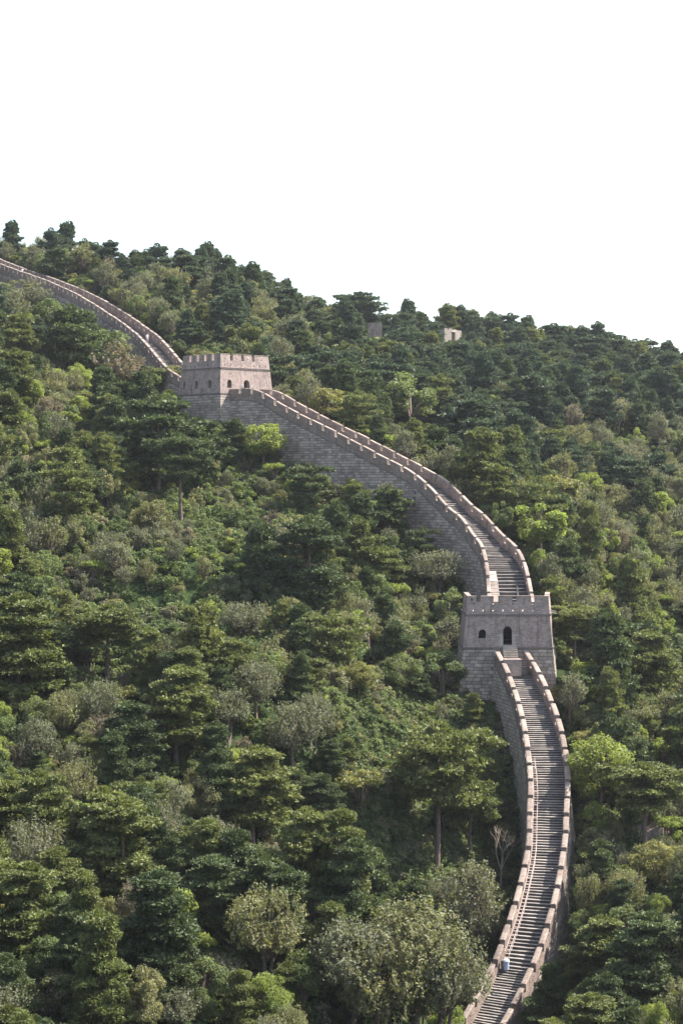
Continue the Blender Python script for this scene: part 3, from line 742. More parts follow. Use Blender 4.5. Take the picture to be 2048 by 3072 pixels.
build_wall(pathC, wc, rng, pitch=2.3, gap=.55, dl=5.4, dr=3.0, stone_sides=(-1,))
# side doorway low in section C
best = min(np.arange(0, pathC.L, .2), key=lambda s: abs(proj(pathC.p(s, -2.3, pathC.z(s)))[0] - 155))
m_ = MB(); P = pathC; s_ = best
for (a, b, z0, z1) in ((s_ - .85, s_ - .55, -2.6, -.35), (s_ + .55, s_ + .85, -2.6, -.35), (s_ - .85, s_ + .85, -.35, -.12)):
    zz = P.z(s_); of = lambda z: -(P.hw(s_) + .45 + BAT * (-z))
    m_.hexa([P.p(a, of(z0) - .18, zz + z0), P.p(b, of(z0) - .18, zz + z0), P.p(b, of(z0) + .1, zz + z0), P.p(a, of(z0) + .1, zz + z0), P.p(a, of(z1) - .18, zz + z1), P.p(b, of(z1) - .18, zz + z1), P.p(b, of(z1) + .1, zz + z1), P.p(a, of(z1) + .1, zz + z1)])
m_.build('door_frame', M['stone_trim'], wc)
m_ = MB(); zz = P.z(s_)
m_.hexa([P.p(s_ - .55, of(-2.6) - .1, zz - 2.6), P.p(s_ + .55, of(-2.6) - .1, zz - 2.6), P.p(s_ + .55, of(-2.6) + .05, zz - 2.6), P.p(s_ - .55, of(-2.6) + .05, zz - 2.6), P.p(s_ - .55, of(-.35) - .1, zz - .35), P.p(s_ + .55, of(-.35) - .1, zz - .35), P.p(s_ + .55, of(-.35) + .05, zz - .35), P.p(s_ - .55, of(-.35) + .05, zz - .35)])
m_.build('door', M['bin_dark'], wc)  # no door leaf: dark slab painted as the shade inside the open doorway
finish_rest(wc)

# door steps and platform in front of the lower tower
def lbox(x0, x1, y0, y1, z0, z1): 
    b = MB(); b.box(x0, x1, y0, y1, z0, z1, lambda x, y, z: (lt0[0] - 5.56 + x, lt0[1] + y, lt0[2] + z)); return b
zf = pathA.z(pathA.L) - lt0[2]
nst = 6; z_top = .42; z_pl = zf + .85
st = empty('door_steps', (lt0[0], lt0[1] - 1, lt0[2] - 1), 'pale stone steps and platform leading up to the near watchtower door', 'steps')
for i in range(nst):
    zt_ = z_top - (z_top - z_pl) * i / nst
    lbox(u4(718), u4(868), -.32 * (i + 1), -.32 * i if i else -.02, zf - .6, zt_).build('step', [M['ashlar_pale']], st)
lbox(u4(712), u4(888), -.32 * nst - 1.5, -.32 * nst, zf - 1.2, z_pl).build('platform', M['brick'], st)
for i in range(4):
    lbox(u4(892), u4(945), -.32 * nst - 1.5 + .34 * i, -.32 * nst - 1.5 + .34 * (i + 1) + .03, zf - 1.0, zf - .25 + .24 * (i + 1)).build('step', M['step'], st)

# ramp slabs on the left and kerb on the right of section B above the lower tower
rp = empty('stone_ramp', pathB.p(4, -2, pathB.z(4)), 'smooth sunlit stone ramp along the left parapet above the near watchtower', 'ramp')
for i in range(5):
    s0, s1 = 1.0 + i * 2.1, 1.0 + (i + 1) * 2.1 - .05; b = MB(); P = pathB
    inn_ = lambda s: -P.hw(s) + .01; o2 = lambda s: -P.hw(s) + 1.45 - .03 * s
    prism(b, P, s0, s1, inn_, o2, lambda s: P.z(s) - .3, lambda s: P.z(s) + .38)
    b.build('slab', M['ashlar'], rp)
kb = empty('kerb_wall', pathB.p(4, 1.3, pathB.z(4)), 'low dark kerb wall dividing the steps from a gutter above the near watchtower', 'kerb')
b = MB(); prism(b, pathB, .5, 9.0, lambda s: .95 + .02 * s, lambda s: 1.2 + .02 * s, lambda s: pathB.z(s) - .3, lambda s: pathB.z(s) + .5, n=6); b.build('kerb', M['step'], kb)

# handrail on the left of section A
sa0 = min(np.arange(0, pathA.L, .1), key=lambda s: abs(proj(pathA.p(s, -1.0, pathA.z(s)))[1] - 2880))
sa1 = min(np.arange(0, pathA.L, .1), key=lambda s: abs(proj(pathA.p(s, -1.0, pathA.z(s)))[1] - 2290))
hr = empty('handrail', pathA.p(sa0, -1, pathA.z(sa0)), 'pale pink handrail with posts and crossbars beside the left parapet of the stairway', 'handrail')
off = lambda s: -pathA.hw(s) + .50
for hh, rr in ((.85, .026), (.45, .02)):
    b = MB(); b.tube([pathA.p(s, off(s), pathA.z(s) + hh) for s in np.arange(sa0, sa1, .8)], rr, 4); b.build('rail', M['rail'], hr, uv=False)
b = MB(); b.tube([pathA.p(s, -pathA.hw(s) + .06, pathA.z(s) + .85) for s in np.arange(sa0, sa1, .8)], .026, 4); b.build('rail', M['rail'], hr, uv=False)
s = sa0
while s < sa1:
    b = MB(); b.tube([pathA.p(s, off(s), pathA.z(s) - .1), pathA.p(s, off(s), pathA.z(s) + .87)], .026, 4); b.build('post', M['rail'], hr, uv=False)
    b = MB(); b.tube([pathA.p(s, -pathA.hw(s) - .02, pathA.z(s) + .85), pathA.p(s, off(s) + .02, pathA.z(s) + .85)], .026, 4); b.build('crossbar', M['rail'], hr, uv=False)
    s += .92
# the bin
sb = min(np.arange(0, pathA.L, .1), key=lambda s: abs(proj(pathA.p(s, -1.2, pathA.z(s)))[1] - 2912))
bl = np.array(pathA.p(sb, -pathA.hw(sb) + .62, pathA.z(sb) + .06)); rb = empty('litter_bin', tuple(bl), 'blue grey litter bin with white domed lid on the stairway beside the left parapet', 'bin')
def lath(mb, c, prof, k=14, sx=1, sy=1):
    base = len(mb.v)
    for r, z in prof:
        for j in range(k): t = 2 * math.pi * j / k; mb.v.append((c[0] + sx * r * math.cos(t), c[1] + sy * r * math.sin(t), c[2] + z))
    for i in range(len(prof) - 1):
        for j in range(k): a = base + i * k; mb.q.append((a + j, a + (j + 1) % k, a + k + (j + 1) % k, a + k + j)); mb.m.append(0)
b = MB(); lath(b, bl, [(.02, 0), (.27, 0), (.29, .04), (.31, .85), (.28, .86)]); b.build('body', M['bin_blue'], rb, uv=False)
b = MB(); lath(b, bl, [(.29, .861), (.335, .87), (.34, .95), (.26, 1.08), (.12, 1.14), (.01, 1.15)]); b.build('lid', M['bin_white'], rb, uv=False)
b = MB(); b.box(bl[0] - .52, bl[0] - .34, bl[1] - .2, bl[1] + .2, bl[2] - .1, bl[2] + .95); b.build('back_plate', M['bin_dark'], rb, uv=False)

# far pieces of wall on the ridge
def far_wall(px, py, dist, wid, hgt, arches, label, yaw):
    q = at(px, py, dist); gz = q[2] - hgt; root = empty('ruined_wall', (q[0], q[1], gz), label, 'ruin', 'remains of wall on the far ridge')
    c, s = math.cos(yaw), math.sin(yaw)
    T_ = lambda x, y, z: (q[0] + c * (x - wid / 2) - s * y, q[1] + s * (x - wid / 2) + c * y, gz + z)
    b = MB(); x = 0
    for a0, a1 in arches:
        b.box(x, a0, 0, 2.0, -2.5, hgt, T_); b.box(a0, a1, 0, 2.0, hgt - .5, hgt, T_); b.box(a0, a1, 1.0, 2.0, -2.5, hgt - .502, T_); x = a1
    b.box(x, wid, 0, 2.0, -2.5, hgt, T_); b.build('wall', M['ashlar_pale'] if arches else M['parapet'], root)
    for i in range(int(wid / 1.6) if arches else 0):
        b = MB(); b.box(.2 + i * 1.6, 1.3 + i * 1.6, .1, .6, hgt, hgt + rng.uniform(.1, .4), T_); b.build('merlon', M['coping'], root)
far_wall(1126, 968, 452, 3.2, .9, [], 'low pink grey wall stub beside the umbrella pine on the ridge', .2)
far_wall(1358, 990, 470, 6.2, 2.4, [(2.6, 3.9)], 'pale sunlit wall remnant with an arch between pines on the ridge', .75)

# ------------------------------------------------------------------ vegetation prototypes
def leaves(C, Nb, size, asp, rs, k=.9):
    """one rhombic leaf per centre C, facing Nb roughly"""
    n = len(C); R = rs.normal(size=(n, 3)); Nn = Nb + k * R; Nn /= np.linalg.norm(Nn, axis=1)[:, None] + 1e-9
    t = np.cross(Nn, rs.normal(size=(n, 3))); t /= np.linalg.norm(t, axis=1)[:, None] + 1e-9; b = np.cross(Nn, t)
    sz = (size * rs.uniform(.65, 1.35, n))[:, None]
    V = np.stack([C - t * sz * .5, C + b * sz * asp * .5 + Nn * sz * .08, C + t * sz * .5, C - b * sz * asp * .5 + Nn * sz * .08], 1).reshape(-1, 3)
    return V
def blades(C, Dr, ln, wd, rs):
    n = len(C); t = Dr / (np.linalg.norm(Dr, axis=1)[:, None] + 1e-9); b = np.cross(t, rs.normal(size=(n, 3))); b /= np.linalg.norm(b, axis=1)[:, None] + 1e-9
    l = (ln * rs.uniform(.7, 1.3, n))[:, None]
    return np.stack([C - b * wd * .3, C + t * l * .6 - b * wd * .6, C + t * l, C + t * l * .6 + b * wd * .6], 1).reshape(-1, 3)

def wood(pts_list):
    mb = MB()
    for pts, rad, k in pts_list: mb.tube(pts, rad, k)
    return np.array(mb.v), np.array(mb.q)

def pine(seed, Ht, base, R, shape, layers, dens=1.1, bl=.36, puff=.27):
    rs = np.random.RandomState(seed); rd = random.Random(seed); Vs = []; W_ = []
    lean = rs.uniform(-.06, .06, 2) * Ht
    tp_ = lambda f: np.array((lean[0] * f * f, lean[1] * f * f + math.sin(f * 5) * .12, Ht * f))
    W_.append(([tp_(f) for f in np.linspace(0, .95, 7)], list(np.linspace(.2, .05, 7) * (Ht / 9)), 6))
    W_[0][0][0] = W_[0][0][0] - np.array((0, 0, .8))
    for li in range(layers):
        f = base + (1 - base) * (li + rs.uniform(-.15, .25)) / layers; f = min(f, .96); g = (f - base) / (1 - base)
        if shape == 'cone': r = R * (1.05 - g * .85) * (.7 + .3 * min(1, g * 5))
        elif shape == 'umbrella': r = R * (.55 + .6 * math.sin(math.pi * min(1, g * .75 + .2)))
        else: r = R * (1 - g ** 2.2 * .75) * (.75 + .25 * min(1, g * 3))
        nb = rs.randint(5, 8); a0 = rs.uniform(0, 6.28); o = tp_(f)
        for k in range(nb):
            if rs.rand() < .16: continue
            a = a0 + 6.28 * k / nb + rs.uniform(-.3, .3); rr = r * rs.uniform(.42, 1.2); up = rs.uniform(-.06, .34) * rr
            d = np.array((math.cos(a), math.sin(a), 0)); side = np.array((-d[1], d[0], 0))
            tip = o + d * rr + np.array((0, 0, up)); W_.append(([o, o + d * rr * .5 + np.array((0, 0, up * .3)), tip], [.045, .035, .015], 4))
            for w, pr in ((.38, .5), (.68, .72), (.98, .62)):
                for sd in ((0,) if w < .5 else (-1, 1)):
                    c = o + d * rr * w + side * sd * rr * .2 * w * rs.uniform(.6, 1.5) + np.array((0, 0, up * w + rs.uniform(-.18, .26)))
                    pr_ = pr * rs.uniform(.75, 1.25) * (.75 + .12 * R); n = int(26 * dens * pr_ / .6)
                    q = rs.normal(size=(n, 3)); q /= np.linalg.norm(q, axis=1)[:, None]; q *= rs.uniform(.3, 1, (n, 1)) ** .5
                    P_ = c + q * np.array((pr_, pr_, pr_ * puff * rs.uniform(.7, 1.5))); Dr = q * np.array((.8, .8, .25)) + np.array((0, 0, .55)) + rs.normal(size=(n, 3)) * .35
                    for rep in range(3):
                        Vs.append(blades(P_, Dr + rs.normal(size=(n, 3)) * .55, bl, bl * .38, rs))
                    Vs.append(leaves(P_ + np.array((0, 0, .06)), q * .35 + np.array((0, 0, 1.)), bl, .6, rs, .45))
    top = tp_(.97); n = int(60 * dens); q = rs.normal(size=(n, 3)); q /= np.linalg.norm(q, axis=1)[:, None]; P_ = top + q * np.array((.5, .5, .4))
    for rep in range(4): Vs.append(blades(P_, q + np.array((0, 0, .8)) + rs.normal(size=(n, 3)) * .4, .34, .12, rs))
    return np.concatenate(Vs), wood(W_)

def broad(seed, Ht, R, lobes, lsize, per, kind='round', stems=1, trunk=.3):
    rs = np.random.RandomState(seed); Vs = []; W_ = []
    cz_ = Ht * (.62 if kind != 'bush' else .5)
    for st_ in range(stems):
        a = rs.uniform(0, 6.28); sp = 0 if stems == 1 else .25 * R; W_.append(([(0, 0, -.8), (math.cos(a) * sp * .5, math.sin(a) * sp * .5, Ht * .3), (math.cos(a) * sp, math.sin(a) * sp, Ht * .6)], [.16 * Ht / 7, .12 * Ht / 7, .06], 6))
    for i in range(lobes):
        q = rs.normal(size=3); q /= np.linalg.norm(q); q *= rs.uniform(.3, 1) ** .33
        if kind == 'flat': q[2] = abs(q[2]) * .6 + .1
        c = np.array((q[0] * R * .75, q[1] * R * .75, cz_ + q[2] * (Ht - cz_) * .72)); r = rs.uniform(.24, .40) * R * (1.0 if lobes < 16 else .74)
        W_.append(([(0, 0, Ht * .32), (c[0] * .5, c[1] * .5, (Ht * .35 + c[2]) * .5), tuple(c)], [.06, .045, .02], 4))
        n = int(per * (r / (.34 * R)) ** 2); p = rs.normal(size=(n, 3)); p /= np.linalg.norm(p, axis=1)[:, None]
        rad = rs.uniform(.55, 1.12, (n, 1)) ** .6; sc_ = np.array((1.0, 1.0, .55 if kind == 'flat' else .82))
        bumps = 1 + .25 * np.sin(p[:, :1] * 5 + seed) * np.cos(p[:, 1:2] * 6 + i)
        Cn = c + p * rad * r * sc_ * bumps; Nb = p * .7 + np.array((0, 0, .75))
        if kind == 'spray':
            m_ = n // 6; base_ = Cn[:m_]; dr = p[:m_] * .7 + np.array((0, 0, .9)) + rs.normal(size=(m_, 3)) * .3
            for t_ in np.linspace(0, .5, 6): Vs.append(leaves(base_ + dr * t_ * .8 + rs.normal(size=(m_, 3)) * .05, Nb[:m_], lsize, .5, rs))
        else: Vs.append(leaves(Cn, Nb, lsize, .62, rs))
    return np.concatenate(Vs), wood(W_)

def bare(seed, Ht, R):
    rs = np.random.RandomState(seed); W_ = []
    def grow(p, d, l, r, dep):
        q = p + d * l * .5 + rs.normal(size=3) * l * .05; e = p + d * l; W_.append(([p, q, e], [r, r * .8, r * .55], 4))
        if dep == 0: return
        for _ in range(rs.randint(2, 4)):
            d2 = d + rs.normal(size=3) * .45 + np.array((0, 0, .15)); d2 /= np.linalg.norm(d2); grow(e, d2, l * rs.uniform(.55, .8), r * .6, dep - 1)
    grow(np.array((0, 0, -.5)), np.array((.03, 0, 1.)), Ht * .45, .11, 0)
    b0 = np.array((.015 * Ht, 0, Ht * .45 - .5))
    for _ in range(4):
        d = np.array((rs.normal() * .4, rs.normal() * .4, 1.)); d /= np.linalg.norm(d); grow(b0, d, Ht * .22, .06, 3)
    return np.zeros((0, 3)), wood(W_)

PROTO = {}
def add_proto(key, data, leafmat, barkmat='bark'):
    V, (wv, wq) = data; nl = len(V) // 4; V = np.asarray(V, float); wv = np.asarray(wv, float)
    lf = np.arange(nl * 4).reshape(-1, 4)
    lm = raw_mesh('crown', V, [lf], [LEAF[leafmat]]) if nl else None
    wm = raw_mesh('trunk', wv, [wq], [M[barkmat]], smooth=True)
    if nl: jm = raw_mesh('tree', np.concatenate([V, wv]), [np.concatenate([lf, wq + len(V)])], [LEAF[leafmat], M[barkmat]], mi=[0] * nl + [1] * len(wq))
    else: jm = wm
    hgt = float(max(V[:, 2].max() if nl else 0, wv[:, 2].max())); src = V if nl else wv
    PROTO[key] = dict(crown=lm, trunk=wm, joined=jm, H=hgt, R=float(np.percentile(np.hypot(src[:, 0], src[:, 1]), 92)))
pd = {'a': pine(1, 9, .28, 2.7, 'round', 7), 'b': pine(2, 10, .12, 2.6, 'cone', 10, puff=.42), 'c': pine(3, 8.5, .42, 3.2, 'umbrella', 4), 'd': pine(4, 9, .12, 2.7, 'round', 8, puff=.45), 'u': pine(9, 9.5, .58, 2.9, 'umbrella', 5, 1.4),
      'A': pine(61, 9, .28, 2.5, 'round', 8, 2.0, .25, .36), 'B': pine(62, 10, .10, 2.4, 'cone', 10, 2.0, .25, .38), 'D': pine(64, 9, .12, 2.5, 'round', 8, 2.0, .25, .38), 'U': pine(69, 9.5, .55, 2.8, 'umbrella', 5, 2.3, .25, .30)}
for k, dta in pd.items():
    for lm_ in ('pine_dark', 'pine_warm', 'pine_blue'):
        if k in 'ABDU' and lm_ == 'pine_blue': continue
        add_proto(('pine', k, lm_), dta, lm_)
bd = {'a': broad(11, 7.5, 2.9, 26, .34, 250), 'b': broad(12, 8.5, 2.6, 28, .31, 250), 'c': broad(13, 6.5, 2.9, 24, .34, 240, 'round', 3), 'd': broad(14, 6, 2.4, 20, .30, 260, 'round', 2),
      'A': broad(71, 7.5, 2.8, 34, .19, 600), 'B': broad(72, 8.5, 2.5, 36, .18, 600), 'C': broad(73, 6.0, 2.6, 30, .19, 560, 'round', 3)}
for k, dta in bd.items():
    for lm_ in ('green', 'bright', 'olive', 'yellow'): add_proto(('broad', k, lm_), dta, lm_)
gd = {'a': broad(21, 8.5, 2.6, 28, .29, 230, 'spray', 2), 'b': broad(22, 7, 2.8, 24, .29, 240, 'spray', 3), 'A': broad(81, 8.5, 2.6, 36, .21, 380, 'spray', 2), 'B': broad(82, 7, 2.8, 32, .21, 400, 'spray', 3)}
for k, dta in gd.items():
    for lm_ in ('grey', 'olive', 'brown'): add_proto(('grey', k, lm_), dta, lm_)
yd = {'a': broad(31, 5.5, 2.3, 12, .26, 190, 'flat', 4)}
for lm_ in ('yellow', 'bright'): add_proto(('small', 'a', lm_), yd['a'], lm_)
sd = {'a': broad(41, 2.4, 1.5, 9, .30, 70, 'bush'), 'b': broad(42, 1.8, 1.7, 10, .28, 65, 'bush'), 'c': broad(43, 3.2, 1.4, 10, .30, 70, 'round')}
for k, dta in sd.items():
    for lm_ in ('cover', 'green', 'grey', 'olive', 'brown', 'red', 'bright'): add_proto(('shrub', k, lm_), dta, lm_)
for k, s_ in (('a', 51), ('b', 52)): add_proto(('bare', k, 'none'), bare(s_, 6.5, 2), 'grey', 'bark_pale')

# ------------------------------------------------------------------ planting
PL = []          # dict: key, x, y, z, scale, rot, h
GRID = {}
def occupied(x, y, r):
    gi, gj = int(x // 8), int(y // 8)
    for i in (gi - 1, gi, gi + 1):
        for j in (gj - 1, gj, gj + 1):
            for (a, b, c) in GRID.get((i, j), ()):
                if math.hypot(a - x, b - y) < r + c: return True
    return False
def put(key, x, y, sc, rot=None, keep=False, wide=1.0):
    z = float(tz(x, y)); e = dict(key=key, x=x, y=y, z=z, s=sc, w=wide, rot=rng.uniform(0, 6.28) if rot is None else rot, keep=keep)
    P_ = PROTO[key]; e['h'] = P_['H'] * sc; e['r'] = P_['R'] * sc * wide
    e['px'], e['py'] = proj((x, y, z)); e['ppm'] = F / y; PL.append(e)
    GRID.setdefault((int(x // 8), int(y // 8)), []).append((x, y, e['r'] * .55)); return e
# hand-placed: (kind key, px, foot y, top y, width px)
HAND = [
 (('broad', 'a', 'green'), 150, 1010, 893, 110), (('pine', 'd', 'pine_dark'), 265, 1060, 935, 120), (('broad', 'b', 'olive'), 60, 930, 835, 120), (('grey', 'a', 'grey'), 30, 1020, 862, 120), (('grey', 'b', 'brown'), 395, 1180, 1062, 110), (('broad', 'a', 'green'), 330, 1130, 985, 120), (('broad', 'b', 'green'), 450, 1210, 1095, 90),
 (('pine', 'u', 'pine_warm'), 325, 2085, 1800, 220), (('pine', 'd', 'pine_warm'), 60, 2140, 1765, 270), (('pine', 'd', 'pine_warm'), 372, 2740, 2375, 260),
 (('pine', 'b', 'pine_dark'), 490, 3030, 2590, 250), (('pine', 'a', 'pine_dark'), 625, 2840, 2550, 180), (('pine', 'd', 'pine_warm'), 90, 2900, 2570, 280),
 (('pine', 'c', 'pine_warm'), 40, 2560, 2330, 200), (('pine', 'a', 'pine_warm'), 760, 2560, 2225, 330), (('pine', 'a', 'pine_warm'), 530, 2300, 1985, 230),
 (('pine', 'c', 'pine_dark'), 900, 2440, 2300, 130), (('pine', 'u', 'pine_warm'), 1305, 2660, 2150, 280), (('pine', 'u', 'pine_warm'), 1412, 2620, 2315, 190),
 (('small', 'a', 'yellow'), 1078, 2480, 2300, 150), (('bare', 'a', 'none'), 1500, 2700, 2470, 100), (('grey', 'a', 'olive'), 1240, 3130, 2665, 310), (('grey', 'b', 'grey'), 1330, 3190, 2760, 260), (('grey', 'b', 'olive'), 1140, 3190, 2800, 250),
 (('grey', 'a', 'grey'), 1050, 3110, 2730, 260), (('grey', 'a', 'grey'), 1420, 2960, 2560, 190), (('grey', 'b', 'grey'), 880, 2330, 2090, 170), (('grey', 'a', 'grey'), 770, 2170, 1965, 170),
 (('grey', 'b', 'grey'), 722, 1940, 1795, 140), (('pine', 'u', 'pine_warm'), 1722, 2015, 1800, 230), (('pine', 'a', 'pine_warm'), 1930, 2150, 1880, 240),
 (('pine', 'u', 'pine_warm'), 1935, 2585, 2275, 240), (('pine', 'a', 'pine_warm'), 1795, 2990, 2735, 240), (('pine', 'd', 'pine_dark'), 1950, 3060, 2720, 260),
 (('pine', 'd', 'pine_warm'), 1770, 3240, 2965, 320), (('broad', 'b', 'bright'), 1620, 1700, 1500, 170), (('broad', 'a', 'bright'), 1800, 2470, 2190, 200),
 (('pine', 'u', 'pine_blue'), 1080, 985, 876, 150), (('pine', 'c', 'pine_blue'), 1475, 1040, 944, 190), (('pine', 'a', 'pine_blue'), 1660, 1045, 966, 100), (('pine', 'a', 'pine_blue'), 560, 850, 758, 130),
 (('pine', 'a', 'pine_dark'), 172, 810, 738, 120), (('grey', 'a', 'olive'), 245, 790, 722, 80), (('pine', 'd', 'pine_dark'), 930, 1850, 1540, 300), (('pine', 'a', 'pine_dark'), 1170, 1640, 1452, 200),
 (('pine', 'c', 'pine_dark'), 930, 1560, 1380, 130), (('broad', 'a', 'yellow'), 1075, 2110, 1975, 160), (('broad', 'a', 'green'), 1200, 2110, 1950, 170), (('broad', 'd', 'green'), 1330, 2110, 1945, 130),
 (('grey', 'b', 'grey'), 1310, 1800, 1640, 190), (('pine', 'a', 'pine_dark'), 470, 1500, 1175, 230), (('pine', 'a', 'pine_dark'), 590, 1470, 1245, 180), (('broad', 'a', 'bright'), 790, 1420, 1265, 120),
 (('pine', 'b', 'pine_dark'), 700, 1400, 1250, 90), (('pine', 'd', 'pine_dark'), 225, 1150, 905, 230), (('grey', 'b', 'brown'), 330, 1190, 1010, 150), (('grey', 'b', 'grey'), 90, 960, 828, 170), (('broad', 'c', 'olive'), 510, 1190, 1090, 100),
 (('bare', 'b', 'none'), 1855, 1340, 1180, 90), (('broad', 'a', 'yellow'), 985, 1290, 1160, 150), (('broad', 'b', 'green'), 1230, 1330, 1110, 170), (('pine', 'a', 'pine_blue'), 1420, 1440, 1180, 190),
 (('pine', 'd', 'pine_blue'), 1600, 1290, 1110, 210), (('small', 'a', 'yellow'), 620, 1062, 1015, 130), (('pine', 'u', 'pine_dark'), 545, 1590, 1290, 170), (('broad', 'c', 'yellow'), 1660, 1560, 1420, 160),
 (('shrub', 'b', 'red'), 1940, 1335, 1300, 50), (('shrub', 'b', 'red'), 1960, 2330, 2285, 70), (('broad', 'c', 'olive'), 160, 3080, 2900, 260), (('grey', 'b', 'grey'), 90, 2720, 2440, 190),
 (('grey', 'b', 'olive'), 800, 3000, 2640, 230), (('broad', 'a', 'yellow'), 1970, 2700, 2510, 170), (('grey', 'b', 'grey'), 2000, 2900, 2730, 120),
 (('pine', 'c', 'pine_blue'), 1850, 1100, 1010, 150), (('pine', 'a', 'pine_blue'), 1770, 1080, 1000, 120), (('pine', 'a', 'pine_blue'), 680, 905, 800, 120), (('pine', 'a', 'pine_blue'), 860, 930, 855, 80), (('pine', 'a', 'pine_blue'), 2010, 1130, 1050, 130),
]
FINE = {('pine', 'a'): 'A', ('pine', 'b'): 'B', ('pine', 'c'): 'A', ('pine', 'd'): 'D', ('pine', 'u'): 'U', ('broad', 'a'): 'A', ('broad', 'b'): 'B', ('broad', 'c'): 'C', ('broad', 'd'): 'C', ('grey', 'a'): 'A', ('grey', 'b'): 'B'}
def fine(key):
    k = (key[0], FINE.get(key[:2], key[1]), key[2]); return k if k in PROTO else key
for key, px, yf, yt, wpx in HAND:
    g = ground_at(px, yf)
    if g is None:
        g = ground_at(px, yf + 60)
        if g is None: continue
    if g[1] < 262: key = fine(key)
    ppm = F / g[1]; hm = (proj(g)[1] - yt) / ppm
    sc_ = hm / PROTO[key]['H']; wide = min(1.4, max(.6, (wpx / ppm / 2) / (PROTO[key]['R'] * sc_)))
    put(key, g[0], g[1], sc_, keep=True, wide=wide)['spec'] = (px, yt)
n_hand = len(PL)
def blocks(x, y, h, r):
    z = float(tz(x, y))
    if 380 < y < 462:
        a_, b_ = proj((x, y, z + h)); w_ = r * F / y
        if b_ < 1004 and (1102 - w_ * .6 < a_ < 1148 + w_ * .6 or 1322 - w_ * .6 < a_ < 1392 + w_ * .6): return True
    for dist, P_ in POLY:
        for fy in (.95, .75, .5, .3):
            for fx in (-.8, 0, .8):
                q = proj((x + r * fx * .9, y, z + h * fy))
                if inpoly(q[0], q[1], P_):
                    # nearer than the masonry?
                    cdv = masonry_depth(q[0], q[1], dist)
                    if y < cdv + 1.0: return True
    return False
CP = np.array([proj(c[:3]) for c in CORR])
def masonry_depth(px, py, dflt):
    if dflt >= 440: return dflt + 20
    d2 = (CP[:, 0] - px) ** 2 + ((CP[:, 1] - py) * .6) ** 2; return CORR[d2.argmin(), 1] + 3
def masonry_clear(x, y, r):
    d = np.sqrt(((CORR[:, :2] - (x, y)) ** 2).sum(1)); k = d.argmin()
    if d[k] < CORR[k, 3] + 1.0 + r * .75: return False
    if math.hypot(x - lt0[0], y - 236.5) < 7.6 + r * .7: return False
    if math.hypot(x - uc[0], y - uc[1]) < 8.3 + r * .7: return False
    return True
SDX, SDY, STAN = math.cos(SUN_BACK), math.sin(SUN_BACK), math.tan(SUN_EL)
def shades(x, y, h, r):
    """would this tree's shadow fall across the walkway?"""
    vx, vy = x - CORR[:, 0], y - CORR[:, 1]; al = vx * SDX + vy * SDY; la = np.abs(-vx * SDY + vy * SDX)
    top = float(tz(x, y)) + h * .9 - CORR[:, 2]
    return bool(((al > 0) & (la < r * .7) & (top > al * STAN * 1.0 - 0.2 - FACE)).any())
FACE = np.where(CORR[:, 1] < 226, 2.2, 0.0)
def choose(px, py, dist, rd):
    n_ = float(vnoise(np.array([px * 1.]), np.array([py * 1.]), 170, 5)[0]); q = rd.random()
    # pines thicken on the far right ridge, the upper left and the foot of the slope
    pw = .30
    if py < 1350 and px > 1000: pw = .68
    elif py < 1150: pw = .34
    elif px < 1300 and py > 1850: pw = .44
    elif px < 1250 and 1450 < py < 1850: pw = .26
    elif px > 1600 and py > 1950: pw = .38
    elif px > 1600: pw = .16
    pw += (n_ - .5) * .5
    if q < pw:
        tone = 'pine_blue' if dist > 320 and rd.random() < .75 else ('pine_dark' if rd.random() < .55 else 'pine_warm')
        return ('pine', rd.choice('abcd'), tone), rd.uniform(.55, 1.22)
    q = rd.random()
    if q < .48: return ('broad', rd.choice('abcd'), rd.choices(['green', 'olive', 'bright', 'yellow'], [.52, .24, .22, .02])[0]), rd.uniform(.5, .95)
    if q < .90: return ('grey', rd.choice('ab'), rd.choices(['grey', 'olive', 'brown'], [.6, .34, .06])[0]), rd.uniform(.5, 1.05)
    return ('small', 'a', rd.choices(['yellow', 'bright'], [.25, .75])[0]), rd.uniform(.6, 1.0)
rd = random.Random(11)
tries = 0
SPUR = [(180, 1560), (420, 1540), (620, 1400), (1000, 1560), (1080, 1760), (1000, 2000), (700, 2080), (350, 2090), (160, 1900)]
YY = []
def in_view(x, y, m=900):
    if y < 112: return False
    px, py = proj((x, y, float(tz(x, y)))); return -m < px < 2048 + m and py < 3072 + 420
